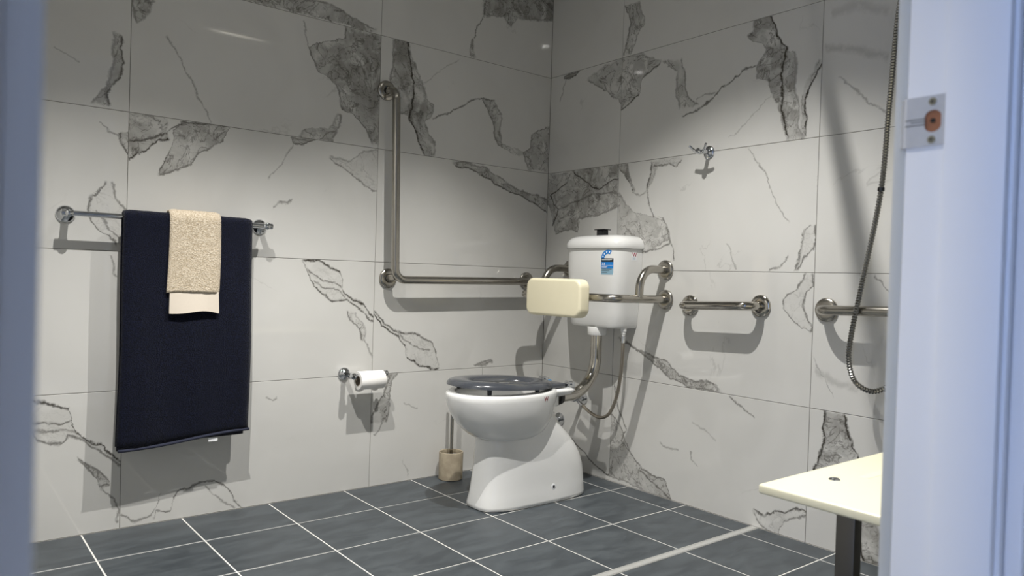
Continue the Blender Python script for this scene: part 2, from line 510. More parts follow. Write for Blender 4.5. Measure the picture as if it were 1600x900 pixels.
# drawn veins: wall, tile column, tile row, axis, range along and across, edge curves, fill, edge darkness, line width
VEINS = [
    ('L',1,3,'z',1.372,1.799,0.858,1.207,[(0.0,0.214),(0.098,0.282),(0.177,0.356),(0.228,0.46),(0.253,0.576),(0.402,0.62),(0.463,0.667),(0.512,0.759),(0.53,0.855),(0.626,0.924),(0.749,0.986),(0.904,0.562)],[(0.014,0.035),(0.334,0.014),(0.691,0.028),(1.0,0.04)],0.5,0.6,0,0.005),
    ('L',1,3,'z',1.351,1.464,1.061,1.232,[(0.0,0.971),(0.235,0.946),(0.447,0.28),(0.985,0.091)],[(0.121,0.198),(0.195,0.153),(0.545,0.036),(1.0,0.029)],0.4,0.3,0.5,0.005),
    ('L',1,3,'z',1.359,1.618,1.539,1.695,[(0.0,0.032),(0.387,0.371),(0.54,0.497),(0.723,0.7),(1.0,0.968)],None,0,0.4,0,0.004),
    ('L',1,3,'z',1.692,1.786,1.197,1.227,[(0.0,0.166),(0.523,0.544),(1.0,0.834)],None,0,0.4,0,0.004),
    ('L',1,4,'s',0.931,1.447,1.795,1.876,[(0.001,0.312),(0.216,0.572),(0.346,0.938),(0.686,0.796),(1.0,0.61)],[(0.0,0.066),(0.135,0.086),(0.54,0.103),(0.998,0.062)],0.5,0.5,0,0.005),
    ('L',2,3,'z',1.363,1.591,1.815,1.911,[(0.0,0.948),(0.104,0.73),(0.338,0.459),(0.64,0.36),(0.741,0.422),(0.938,0.318)],[(0.017,0.463),(0.147,0.507),(0.417,0.139),(0.612,0.052),(0.845,0.16),(1.0,0.129)],0.45,0.4,0.7,0.005),
    ('L',2,3,'s',1.942,2.011,1.479,1.519,[(0.0,0.123),(0.505,0.528),(1.0,0.877)],None,0,0.3,0,0.004),
    ('L',1,3,'z',1.643,1.725,1.734,1.803,[(0.0,0.659),(0.216,0.83),(0.819,0.927)],[(0.011,0.604),(0.402,0.281),(1.0,0.073)],0.4,0.5,0.4,0.005),
    ('L',1,2,'s',1.682,1.804,1.195,1.357,[(0.013,0.953),(0.53,0.969),(1.0,0.951)],[(0.0,0.524),(0.26,0.484),(0.385,0.381),(0.587,0.207),(0.974,0.031)],0.5,0,0.8,0.005),
    ('L',1,2,'s',1.483,1.709,1.151,1.357,[(0.001,0.976),(0.362,0.969),(0.691,0.935),(0.794,0.742),(0.842,0.476),(0.925,0.228),(1.0,0.055)],[(0.0,0.944),(0.082,0.737),(0.26,0.582),(0.361,0.503),(0.498,0.389),(0.559,0.255),(0.817,0.118),(0.999,0.024)],0.42,0.7,0.6,0.005),
    ('L',1,2,'s',1.637,1.798,1.257,1.345,[(0.0,0.943),(0.161,0.705),(0.282,0.431),(0.49,0.305),(0.764,0.093),(1.0,0.057)],None,0,0.7,0,0.005),
    ('L',2,2,'z',1.201,1.286,1.782,1.831,[(0.0,0.416),(0.465,0.696),(0.819,0.821),(0.933,0.899)],[(0.011,0.266),(0.312,0.163),(0.683,0.101),(1.0,0.112)],0.35,0.7,0,0.005),
    ('L',2,2,'s',1.823,1.885,1.27,1.311,[(0.0,0.121),(0.56,0.343),(1.0,0.879)],None,0,0.4,0,0.004),
    ('L',1,2,'s',1.159,1.259,1.324,1.356,[(0.001,0.835),(0.505,0.764),(1.0,0.842)],[(0.0,0.76),(0.5,0.168),(0.872,0.158),(0.999,0.695)],0.6,0.5,0.7,0.004),
    ('L',1,2,'z',1.183,1.328,1.246,1.343,[(0.0,0.949),(0.382,0.524),(0.523,0.357),(1.0,0.051)],None,0,0.35,0,0.004),
    ('L',1,2,'s',0.881,1.106,1.178,1.348,[(0.021,0.971),(0.346,0.929),(0.644,0.601),(1.0,0.702)],[(0.0,0.086),(0.201,0.029),(0.392,0.227),(0.638,0.368),(0.999,0.659)],0.25,0.35,0.5,0.005),
    ('L',1,2,'s',1.25,1.324,1.082,1.117,[(0.0,0.857),(0.195,0.62),(0.651,0.537),(1.0,0.143)],None,0,0.5,0,0.006),
    ('L',2,2,'z',0.922,1.117,1.791,1.915,[(0.015,0.33),(0.136,0.482),(0.229,0.777),(0.359,0.896),(0.562,0.96),(0.743,0.865),(0.99,0.568)],[(0.0,0.15),(0.152,0.064),(0.344,0.04),(0.554,0.108),(0.754,0.324),(1.0,0.421)],0.15,0.6,0.5,0.005),
    ('L',2,2,'z',0.942,1.023,1.816,1.893,[(0.0,0.065),(0.404,0.502),(0.721,0.65),(1.0,0.935)],None,0,0.5,0,0.005),
    ('L',2,1,'z',0.812,0.884,1.823,1.851,[(0.0,0.178),(0.575,0.406),(1.0,0.822)],None,0,0.4,0,0.005),
    ('L',0,3,'z',1.35,1.809,0.63,0.86,[(0.0,0.231),(0.113,0.36),(0.21,0.446),(0.281,0.57),(0.326,0.573),(0.336,0.73),(0.479,0.906),(0.624,0.978),(0.745,0.935),(0.862,0.943),(0.991,0.938)],[(0.001,0.026),(0.136,0.022),(0.197,0.149),(0.294,0.251),(0.375,0.107),(0.464,0.085),(0.505,0.224),(0.635,0.314),(0.791,0.485),(0.904,0.598),(1.0,0.656)],0.55,0.5,0.4,0.005),
    ('L',0,3,'z',1.348,1.806,0.678,0.786,[(0.0,0.046),(0.119,0.322),(0.216,0.507),(0.309,0.774),(0.361,0.753),(0.521,0.606),(0.641,0.623),(0.687,0.742),(0.733,0.721),(0.852,0.849),(1.0,0.954)],None,0,1,0,0.006),
    ('L',0,3,'s',0.333,0.648,1.51,1.644,[(0.0,0.963),(0.234,0.931),(0.364,0.836),(0.553,0.513),(0.769,0.245),(1.0,0.037)],None,0,0.6,0,0.005),
    ('L',0,3,'z',1.418,1.636,0.135,0.401,[(0.0,0.301),(0.112,0.595),(0.326,0.723),(0.555,0.757),(0.769,0.857),(0.95,0.981)],[(0.057,0.019),(0.113,0.347),(0.197,0.557),(0.426,0.605),(0.786,0.575),(1.0,0.744)],0.35,0.6,0.4,0.005),
    ('L',0,3,'z',1.359,1.573,-0.054,0.16,[(0.0,0.82),(0.312,0.977),(0.461,0.784),(0.758,0.742),(0.95,0.38)],[(0.089,0.042),(0.576,0.023),(1.0,0.041)],0.35,0.6,0,0.005),
    ('L',0,4,'z',1.806,1.892,0.436,0.476,[(0.0,0.876),(0.428,0.742),(0.983,0.617)],[(0.073,0.124),(0.47,0.324),(1.0,0.449)],0.5,0.5,0.2,0.005),
    ('L',0,3,'s',0.524,0.705,1.641,1.786,[(0.0,0.965),(0.492,0.524),(1.0,0.035)],None,0,0.25,0,0.004),
    ('L',0,4,'s',-0.024,0.405,1.98,2.268,[(0.018,0.983),(0.558,0.765),(1.0,0.588)],[(0.0,0.331),(0.322,0.217),(0.561,0.193),(0.634,0.017),(0.739,0.119),(0.987,0.07)],0.6,0,0.35,0.005),
    ('L',0,4,'z',1.893,2.052,0.394,0.455,[(0.0,0.919),(0.33,0.727),(0.652,0.081),(1.0,0.115)],None,0,0.6,0,0.005),
    ('L',0,2,'s',-0.022,0.535,1.146,1.352,[(0.006,0.391),(0.115,0.452),(0.29,0.48),(0.428,0.614),(0.595,0.79),(0.712,0.92),(0.806,0.958),(1.0,0.976)],[(0.0,0.024),(0.11,0.177),(0.204,0.286),(0.358,0.42),(0.459,0.479),(0.559,0.565),(0.69,0.721),(0.847,0.837),(0.969,0.853),(0.999,0.923)],0.42,0.5,0.7,0.005),
    ('L',0,1,'s',0.586,0.9,0.452,0.711,[(0.002,0.083),(0.038,0.263),(0.124,0.435),(0.227,0.521),(0.417,0.62),(0.639,0.636),(0.811,0.76),(1.0,0.981)],[(0.0,0.019),(0.204,0.053),(0.345,0.124),(0.494,0.214),(0.528,0.419),(0.637,0.575),(0.809,0.69),(0.998,0.922)],0.2,0.7,0.8,0.006),
    ('L',0,1,'s',0.63,0.787,0.53,0.617,[(0.0,0.058),(0.344,0.174),(0.645,0.499),(1.0,0.942)],None,0,0.5,0,0.005),
    ('L',0,1,'s',0.296,0.402,0.453,0.487,[(0.002,0.852),(0.508,0.754),(1.0,0.24)],[(0.0,0.682),(0.401,0.148),(0.999,0.156)],0.4,0.5,0.4,0.005),
    ('L',1,1,'s',0.881,1.2,0.642,0.904,[(0.001,0.068),(0.112,0.187),(0.213,0.342),(0.388,0.447),(0.484,0.531),(0.525,0.814),(0.668,0.875),(0.793,0.981),(1.0,0.98)],[(0.0,0.019),(0.137,0.138),(0.264,0.284),(0.413,0.399),(0.631,0.397),(0.848,0.581),(0.923,0.736),(0.999,0.953)],0.15,0.8,0.7,0.006),
    ('L',1,1,'s',1.041,1.184,0.789,0.868,[(0.0,0.063),(0.172,0.274),(0.635,0.471),(1.0,0.937)],None,0,0.6,0,0.005),
    ('L',1,1,'s',1.024,1.157,0.754,0.821,[(0.0,0.075),(0.207,0.404),(0.706,0.646),(1.0,0.925)],None,0,0.5,0,0.005),
    ('L',1,1,'z',0.585,0.699,0.927,1.022,[(0.002,0.247),(0.38,0.377),(0.648,0.648),(1.0,0.947)],[(0.0,0.158),(0.331,0.053),(0.621,0.24),(0.889,0.57)],0.3,0.6,0.3,0.005),
    ('L',1,1,'z',0.478,0.592,0.891,0.947,[(0.0,0.09),(0.317,0.211),(0.794,0.546),(1.0,0.91)],None,0,0.4,0,0.005),
    ('L',2,0,'s',1.794,2.057,0.194,0.444,[(0.001,0.079),(0.174,0.227),(0.253,0.352),(0.412,0.428),(0.521,0.53),(0.564,0.663),(0.593,0.834),(0.673,0.857),(0.835,0.935),(1.0,0.98)],[(0.0,0.02),(0.194,0.188),(0.294,0.308),(0.446,0.424),(0.594,0.498),(0.664,0.402),(0.891,0.484),(0.994,0.645)],0.15,0.8,0.6,0.006),
    ('L',2,0,'s',1.946,2.056,0.351,0.375,[(0.0,0.767),(0.234,0.207),(0.621,0.463),(1.0,0.793)],None,0,0.6,0,0.005),
    ('L',2,0,'s',1.931,2.047,0.321,0.349,[(0.0,0.178),(0.272,0.581),(0.639,0.527),(1.0,0.822)],None,0,0.5,0,0.005),
    ('L',2,0,'s',1.832,1.923,0.141,0.249,[(0.002,0.161),(0.477,0.578),(0.759,0.722),(1.0,0.954)],[(0.0,0.084),(0.304,0.046),(0.41,0.286),(0.757,0.647),(0.998,0.879)],0.3,0.6,0.6,0.005),
    ('L',2,0,'z',0.017,0.146,1.798,1.861,[(0.0,0.123),(0.353,0.079),(0.711,0.504),(1.0,0.921)],None,0,0.5,0,0.005),
    ('L',1,0,'s',1.676,1.795,0.012,0.095,[(0.0,0.94),(0.109,0.42),(0.237,0.115),(0.725,0.06),(1.0,0.384)],None,0,0.5,0,0.005),
    ('L',1,0,'s',1.405,1.696,-0.004,0.115,[(0.0,0.042),(0.224,0.821),(0.338,0.958),(0.522,0.949),(0.722,0.838),(0.805,0.631),(0.83,0.312),(0.968,0.352),(1.0,0.112)],None,0,0.6,0,0.005),
    ('L',1,0,'s',1.428,1.539,0.003,0.098,[(0.0,0.052),(0.565,0.493),(1.0,0.948)],None,0,0.4,0,0.005),
    ('L',0,0,'z',0.251,0.452,0.779,0.903,[(0.032,0.956),(0.109,0.96),(0.246,0.874),(0.604,0.567),(0.88,0.345),(1.0,0.422)],[(0.0,0.419),(0.126,0.354),(0.356,0.271),(0.594,0.331),(0.812,0.271),(0.987,0.04)],0.4,0.6,0.5,0.005),
    ('L',0,0,'z',0.202,0.25,0.844,0.887,[(0.0,0.884),(0.438,0.432),(1.0,0.116)],None,0,0.4,0,0.005),
    ('L',0,0,'s',0.682,0.75,0.288,0.331,[(0.0,0.118),(1.0,0.882)],None,0,0.3,0,0.005),
    ('L',0,0,'z',0.011,0.089,0.711,0.751,[(0.0,0.125),(0.494,0.386),(1.0,0.875)],None,0,0.3,0,0.003),
    ('L',1,0,'s',1.284,1.332,0.37,0.397,[(0.0,0.816),(0.444,0.184),(1.0,0.69)],None,0,0.4,0,0.005),
    ('R',0,3,'s',0.093,0.195,1.774,1.804,[(0.0,0.713),(0.546,0.837),(0.999,0.823)],[(0.004,0.422),(0.262,0.163),(0.759,0.415),(1.0,0.729)],0.7,0.6,0.7,0.005),
    ('R',0,3,'z',1.679,1.783,0.062,0.116,[(0.0,0.094),(0.506,0.461),(1.0,0.906)],None,0,0.4,0,0.004),
    ('R',0,3,'s',0.246,0.477,1.576,1.804,[(0.0,0.783),(0.457,0.927),(0.959,0.978)],[(0.002,0.745),(0.357,0.53),(0.649,0.32),(0.816,0.231),(1.0,0.022)],0.35,0.2,0.5,0.005),
    ('R',1,3,'s',0.427,0.662,1.569,1.813,[(0.0,0.979),(0.508,0.974),(0.735,0.851),(0.999,0.713)],[(0.043,0.021),(0.168,0.046),(0.364,0.137),(0.555,0.248),(0.618,0.508),(0.959,0.646),(1.0,0.681)],0.35,0.3,0.7,0.005),
    ('R',1,3,'z',1.536,1.735,0.667,0.865,[(0.075,0.505),(0.266,0.417),(0.485,0.456),(0.754,0.429),(1.0,0.025)],[(0.0,0.975),(0.22,0.688),(0.416,0.633),(0.679,0.622),(0.912,0.518)],0.35,0.4,0.5,0.005),
    ('R',1,3,'s',0.787,1.107,1.502,1.642,[(0.0,0.036),(0.256,0.14),(0.445,0.346),(0.575,0.585),(0.778,0.817),(0.852,0.934),(1.0,0.964)],None,0,0.65,0,0.005),
    ('R',1,3,'s',0.85,0.937,1.552,1.576,[(0.0,0.208),(0.504,0.706),(1.0,0.792)],None,0,0.4,0,0.005),
    ('R',1,3,'z',1.35,1.814,1.063,1.309,[(0.018,0.709),(0.216,0.606),(0.356,0.475),(0.484,0.343),(0.514,0.194),(0.63,0.207),(0.714,0.367),(0.767,0.291),(0.844,0.02),(0.889,0.135),(1.0,0.148)],[(0.0,0.98),(0.124,0.876),(0.236,0.877),(0.354,0.811),(0.547,0.845),(0.652,0.78),(0.675,0.661),(0.814,0.502),(0.985,0.367)],0.5,0.4,0.4,0.005),
    ('R',1,3,'z',1.358,1.807,1.149,1.245,[(0.0,0.948),(0.126,0.825),(0.278,0.672),(0.395,0.701),(0.502,0.606),(0.613,0.763),(0.705,0.797),(0.807,0.423),(0.902,0.303),(1.0,0.052)],None,0,1,0,0.006),
    ('R',1,3,'z',1.358,1.604,1.278,1.366,[(0.006,0.191),(0.193,0.144),(0.514,0.057),(0.759,0.348),(1.0,0.738)],[(0.0,0.324),(0.182,0.357),(0.501,0.27),(0.722,0.509),(0.985,0.943)],0.35,0.1,0.9,0.005),
    ('R',1,3,'s',1.006,1.172,1.387,1.528,[(0.0,0.036),(0.32,0.266),(1.0,0.964)],None,0,0.25,0,0.004),
    ('R',1,4,'z',1.808,2.016,0.457,0.578,[(0.038,0.053),(0.293,0.184),(0.62,0.339),(1.0,0.041)],[(0.0,0.355),(0.311,0.626),(0.493,0.959),(0.646,0.948),(0.83,0.733)],0.35,0.6,0.4,0.005),
    ('R',0,2,'s',-0.017,0.473,1.06,1.361,[(0.0,0.945),(0.422,0.961),(0.984,0.983)],[(0.012,0.529),(0.071,0.423),(0.123,0.219),(0.175,0.017),(0.377,0.085),(0.482,0.041),(0.493,0.242),(0.691,0.256),(1.0,0.368)],0.5,0,0.5,0.005),
    ('R',0,2,'s',0.016,0.157,1.237,1.345,[(0.0,0.046),(0.343,0.291),(0.8,0.572),(1.0,0.954)],None,0,0.8,0,0.005),
    ('R',0,2,'s',0.169,0.454,1.248,1.35,[(0.0,0.951),(0.227,0.554),(0.447,0.168),(0.616,0.049),(0.789,0.285),(1.0,0.371)],None,0,0.8,0,0.005),
    ('R',0,2,'z',1.105,1.248,0.015,0.086,[(0.0,0.416),(0.247,0.645),(0.533,0.93),(0.671,0.48),(1.0,0.07)],None,0,0.9,0,0.005),
    ('R',0,2,'s',0.082,0.456,1.173,1.238,[(0.0,0.077),(0.307,0.518),(0.631,0.923),(1.0,0.818)],None,0,0.5,0,0.006),
    ('R',1,2,'z',1.23,1.344,0.439,0.552,[(0.005,0.892),(0.375,0.686),(0.615,0.386),(0.934,0.044)],[(0.0,0.956),(0.415,0.78),(0.663,0.641),(1.0,0.595)],0.6,0.7,0.5,0.005),
    ('R',1,2,'z',1.225,1.339,0.611,0.681,[(0.004,0.072),(0.609,0.276),(0.991,0.347)],[(0.0,0.171),(0.434,0.581),(1.0,0.928)],0.3,0.7,0.2,0.005),
    ('R',1,2,'s',0.649,0.791,1.308,1.355,[(0.0,0.837),(0.53,0.886),(0.996,0.893)],[(0.008,0.28),(0.194,0.335),(0.537,0.339),(0.765,0.107),(1.0,0.624)],0.25,0,0.6,0.005),
    ('R',1,2,'z',0.969,1.233,0.428,0.746,[(0.004,0.052),(0.481,0.035),(1.0,0.016)],[(0.0,0.562),(0.077,0.72),(0.227,0.984),(0.344,0.939),(0.49,0.893),(0.557,0.724),(0.644,0.429),(0.777,0.244),(0.993,0.098)],0.3,0,0.4,0.005),
    ('R',1,2,'z',0.945,1.225,0.611,0.772,[(0.0,0.969),(0.244,0.831),(0.454,0.715),(0.594,0.563),(0.611,0.293),(0.763,0.134),(1.0,0.031)],None,0,0.6,0,0.005),
    ('R',1,2,'s',0.6,0.745,0.967,1.016,[(0.0,0.101),(0.579,0.453),(1.0,0.899)],None,0,0.6,0,0.005),
    ('R',1,2,'s',0.536,0.617,1.202,1.231,[(0.0,0.827),(0.535,0.173),(1.0,0.629)],None,0,0.4,0,0.005),
    ('R',1,2,'z',1.074,1.343,1.082,1.263,[(0.0,0.972),(0.255,0.703),(0.435,0.556),(0.511,0.538),(0.678,0.389),(1.0,0.028)],None,0,0.4,0,0.004),
    ('R',1,2,'z',0.906,1.058,1.279,1.361,[(0.0,0.061),(0.271,0.27),(0.568,0.334),(0.864,0.426),(1.0,0.696)],[(0.001,0.147),(0.299,0.494),(0.494,0.925),(0.675,0.939),(0.968,0.919)],0.2,0.6,0.6,0.005),
    ('R',1,2,'s',1.184,1.263,0.902,0.961,[(0.0,0.085),(0.527,0.317),(1.0,0.915)],None,0,0.5,0,0.006),
    ('R',1,2,'z',0.905,1.004,1.006,1.055,[(0.0,0.899),(0.402,0.648),(1.0,0.101)],None,0,0.3,0,0.004),
    ('R',1,1,'z',0.7,0.898,1.241,1.358,[(0.0,0.945),(0.163,0.422),(0.371,0.042),(0.55,0.072),(0.734,0.426),(1.0,0.725)],[(0.108,0.958),(0.285,0.771),(0.455,0.662),(0.685,0.726),(0.776,0.954),(0.991,0.94)],0.2,0.6,0.6,0.005),
    ('R',1,1,'s',0.49,0.999,0.45,0.62,[(0.0,0.971),(0.194,0.723),(0.371,0.605),(0.514,0.514),(0.63,0.258),(0.787,0.185),(0.891,0.225),(0.999,0.071)],[(0.0,0.939),(0.145,0.771),(0.345,0.521),(0.492,0.238),(0.588,0.125),(0.724,0.031),(1.0,0.029)],0.45,0.6,0.6,0.005),
    ('R',1,0,'s',1.044,1.153,0.38,0.45,[(0.0,0.928),(0.434,0.492),(1.0,0.072)],None,0,0.5,0,0.005),
    ('R',1,0,'s',0.437,0.797,-0.011,0.305,[(0.0,0.984),(0.224,0.793),(0.366,0.484),(0.558,0.312),(0.894,0.251),(0.999,0.032)],[(0.034,0.102),(0.341,0.096),(0.635,0.026),(1.0,0.016)],0.28,0.6,0.4,0.005),
    ('R',1,0,'z',0.142,0.414,0.464,0.574,[(0.0,0.954),(0.13,0.478),(0.346,0.72),(0.614,0.291),(1.0,0.046)],None,0,0.6,0,0.005),
    ('R',1,0,'s',0.628,0.797,-0.006,0.085,[(0.0,0.945),(0.309,0.701),(0.71,0.256),(1.0,0.055)],None,0,0.6,0,0.005),
    ('R',1,0,'s',1.158,1.364,-0.013,0.109,[(0.0,0.59),(0.225,0.524),(0.438,0.764),(0.58,0.755),(0.807,0.927),(0.998,0.959)],[(0.001,0.535),(0.171,0.223),(0.478,0.041),(0.586,0.506),(0.812,0.717),(1.0,0.855)],0.22,0.7,0.5,0.005),
    ('R',0,0,'s',0.216,0.457,0.018,0.14,[(0.0,0.959),(0.627,0.244),(1.0,0.041)],None,0,0.7,0,0.005),
    ('R',2,0,'z',0.225,0.449,1.372,1.571,[(0.0,0.025),(0.182,0.085),(0.533,0.204),(0.744,0.173),(1.0,0.195)],[(0.192,0.975),(0.448,0.762),(0.535,0.696),(0.731,0.615),(0.991,0.52)],0.45,0.9,0.9,0.006),
    ('R',2,0,'z',-0.016,0.216,1.502,1.639,[(0.0,0.395),(0.448,0.219),(0.614,0.163),(0.947,0.037)],[(0.108,0.963),(0.449,0.73),(0.68,0.572),(1.0,0.407)],0.45,0.9,0.3,0.006),
    ('R',2,3,'s',1.366,1.578,1.56,1.65,[(0.0,0.945),(0.219,0.808),(0.521,0.561),(1.0,0.055)],None,0,0.2,0,0.015),
    ('R',2,3,'s',1.416,1.58,1.39,1.542,[(0.0,0.967),(0.399,0.549),(0.718,0.252),(1.0,0.033)],None,0,0.35,0,0.006),
    ('R',2,1,'s',1.364,1.433,0.497,0.621,[(0.0,0.96),(0.657,0.404),(1.0,0.04)],None,0,0.35,0,0.005),
    ('R',2,1,'s',1.375,1.516,0.535,0.58,[(0.0,0.887),(0.553,0.157),(1.0,0.113)],None,0,0.2,0,0.015),
    ('R',2,1,'s',1.553,1.612,0.816,0.894,[(0.0,0.935),(0.512,0.687),(1.0,0.065)],None,0,0.45,0,0.005),
    ('R',2,3,'s',1.386,1.572,1.708,1.756,[(0.0,0.896),(0.456,0.862),(1.0,0.104)],None,0,0.15,0,0.02),
    ('R',1,0,'s',0.876,0.99,0.263,0.325,[(0.0,0.92),(0.658,0.659),(1.0,0.08)],None,0,0.25,0,0.005),
    ('R',1,0,'s',0.723,0.82,0.193,0.222,[(0.0,0.828),(0.346,0.172),(1.0,0.43)],None,0,0.35,0,0.005),
    ('R',1,0,'z',0.156,0.209,0.87,0.918,[(0.0,0.896),(0.428,0.255),(1.0,0.104)],None,0,0.4,0,0.005),
]

# ------------------------------------------------------------------ the room shell
WEST, SOUTH = -2.45, -2.27
ROWS = [0.0, 0.45, 0.90, 1.35, 1.80, 2.25, CEIL]
GAP, TH = 0.0009, 0.008


def tile_piece(wall, parent, s0, s1, z0, z1, mat):
    """one wall tile, front face on the wall plane, edges eased"""
    a, b, c, d = s0 + GAP, s1 - GAP, z0 + GAP, z1 - GAP
    e = 0.0008
    bm = bmesh.new()
    def P(s, zz, dep):
        return bm.verts.new((-s, dep, zz) if wall == 'L' else (dep, -s, zz))
    F = [P(a + e, c + e, 0), P(b - e, c + e, 0), P(b - e, d - e, 0), P(a + e, d - e, 0)]
    G = [P(a, c, e), P(b, c, e), P(b, d, e), P(a, d, e)]
    K = [P(a, c, TH), P(b, c, TH), P(b, d, TH), P(a, d, TH)]
    bm.faces.new(F)
    for A, B in ((F, G), (G, K)):
        for k in range(4):
            bm.faces.new((A[k], A[(k + 1) % 4], B[(k + 1) % 4], B[k]))
    bm.faces.new(K[::-1])
    return obj('tile', bm, mat, parent, smooth=False)


def struct(name, bm, mat, label, parent=None, smooth=False):
    o = obj(name, bm, mat, parent, smooth=smooth)
    o['kind'] = 'structure'
    o['label'] = label
    return o


floor = struct('floor', box_bm(WEST - 0.15, 0.15, -3.6, 0.15, -0.12, -0.0012), MAT['grout_floor'], 'charcoal square floor tiles with pale grout lines')
ceiling = struct('ceiling', box_bm(WEST - 0.15, 0.15, SOUTH - 0.12, 0.15, CEIL, CEIL + 0.1), MAT['paint'], 'flat white painted ceiling over the bathroom')
wall_left = struct('wall_left', box_bm(WEST - 0.15, 0.0015, 0.0015, 0.15, 0.0, CEIL), MAT['grout_wall'], 'marble-look tiled wall behind the towel rail and long grab rail')
wall_right = struct('wall_right', box_bm(0.0015, 0.15, SOUTH - 0.12, 0.15, 0.0, CEIL), MAT['grout_wall'], 'marble-look tiled wall behind the toilet and shower')
PLAIN_MARBLE = [marble('marble_glaze', 'L', [], 40 + i) for i in range(2)]
struct('wall_side', box_bm(WEST - 0.15, WEST, SOUTH - 0.12, 0.0015, 0.0, CEIL), PLAIN_MARBLE[0], 'pale side wall behind the open door side')

DOOR_L, DOOR_R, DOOR_H = -2.3135, -1.430, 2.06
for nm, x0, x1, z0, z1 in (('wall_front', DOOR_R, 0.0015, 0.0, CEIL),):
    struct(nm, box_bm(x0 + 0.02, x1, SOUTH - 0.11, SOUTH, z0, z1), MAT['paint'], 'wall between the doorway and the tiled shower wall')
struct('wall_front_side', box_bm(WEST, DOOR_L - 0.02, SOUTH - 0.11, SOUTH, 0.0, CEIL), MAT['paint'], 'narrow wall beside the hinge side of the doorway')
struct('wall_front_over_door', box_bm(DOOR_L - 0.02, DOOR_R + 0.02, SOUTH - 0.11, SOUTH, DOOR_H + 0.03, CEIL), MAT['paint'], 'wall above the doorway head')

# unseen corridor shell, added so daylight comes only from its open left end
struct('added_corridor_back', box_bm(-4.2, -0.4, -3.72, -3.60, 0.0, CEIL), MAT['paint'], 'plain unseen corridor wall opposite the doorway, added to shape the daylight')
struct('added_corridor_end', box_bm(-0.52, -0.40, -3.60, SOUTH - 0.11, 0.0, CEIL), MAT['paint'], 'plain unseen wall, added to close the corridor end to daylight')
struct('added_corridor_side', box_bm(-4.2, WEST - 0.15, SOUTH - 0.11, SOUTH, 0.0, CEIL), MAT['paint'], 'plain unseen corridor wall left of the doorway, added to shape the daylight')
struct('added_corridor_ceiling', box_bm(-4.2, -0.40, -3.72, SOUTH - 0.12, CEIL, CEIL + 0.1), MAT['paint'], 'flat unseen ceiling, added over the corridor to hold back the sky')
struct('added_corridor_floor', box_bm(-4.2, WEST - 0.15, -3.72, SOUTH, -0.12, -0.0012), MAT['grout_floor'], 'pale unseen corridor floor, added to stop light from below')

COLS = {'L': [0.0, 0.9, 1.8, 2.45], 'R': [0.0, 0.455, 1.357, 2.27]}
by_tile = {}
for v in VEINS:
    by_tile.setdefault((v[0], v[1], v[2]), []).append(v[3:])
k = 0
for wall, parent in (('L', wall_left), ('R', wall_right)):
    for r in range(6):
        for c in range(3):
            k += 1
            vs = by_tile.get((wall, c, r), [])
            m = marble('marble_glaze', wall, vs, k)
            cuts = [COLS[wall][c], COLS[wall][c + 1]]
            if wall == 'L' and r == 0 and c == 0:
                cuts.insert(1, 0.352)
            for a, b in zip(cuts, cuts[1:]):
                tile_piece(wall, parent, a, b, ROWS[r], ROWS[r + 1], m)

# floor tiles, each one laid singly
F, FD, FG, FGAP = 0.3007, 0.1046, 0.2631, 0.0022
DR0, DR1 = -1.1845, -1.1530            # the steel drain strip takes the place of one joint
fx = [0.0] + [FD + i * F for i in range(9)]
fx = [v for v in fx if v < -WEST] + [-WEST]
fy = [0.0] + [FG + i * F for i in range(8)]
fy = [v for v in fy if v < 2.35] + [2.40]
FM = [floor_mat(i) for i in range(6)]
n = 0
for i in range(len(fx) - 1):
    for j in range(len(fy) - 1):
        x0, x1 = -fx[i + 1] + FGAP, -fx[i] - FGAP
        y0, y1 = -fy[j + 1] + FGAP, -fy[j] - FGAP
        if abs(fy[j + 1] - 1.1652) < 0.01:
            y0 = DR1
        if abs(fy[j] - 1.1652) < 0.01:
            y1 = DR0
        bm = bmesh.new()
        e = 0.0012
        T = [bm.verts.new(p) for p in ((x0 + e, y0 + e, 0), (x1 - e, y0 + e, 0), (x1 - e, y1 - e, 0), (x0 + e, y1 - e, 0))]
        B = [bm.verts.new(p) for p in ((x0, y0, -0.0011), (x1, y0, -0.0011), (x1, y1, -0.0011), (x0, y1, -0.0011))]
        bm.faces.new(T)
        bm.faces.new(B[::-1])
        for q in range(4):
            bm.faces.new((B[q], B[(q + 1) % 4], T[(q + 1) % 4], T[q]))
        obj('tile', bm, FM[(i * 5 + j * 3 + (i * j) % 4) % 6], floor, smooth=False)
        n += 1

drain = thing('drain_strip', 'long thin stainless steel strip set flush across the charcoal floor', 'drain', (-1.2, (DR0 + DR1) / 2, 0))
obj('channel', box_bm(WEST + 0.02, -0.001, DR0 + 0.001, DR1 - 0.001, -0.001, 0.0008, 0.0003, 1), MAT['strip'], drain, smooth=False)
for y in (DR0 + 0.0055, DR1 - 0.0055):
    obj('edge_rib', box_bm(WEST + 0.02, -0.001, y - 0.0012, y + 0.0012, 0.0008, 0.0018), MAT['strip'], drain, smooth=False)

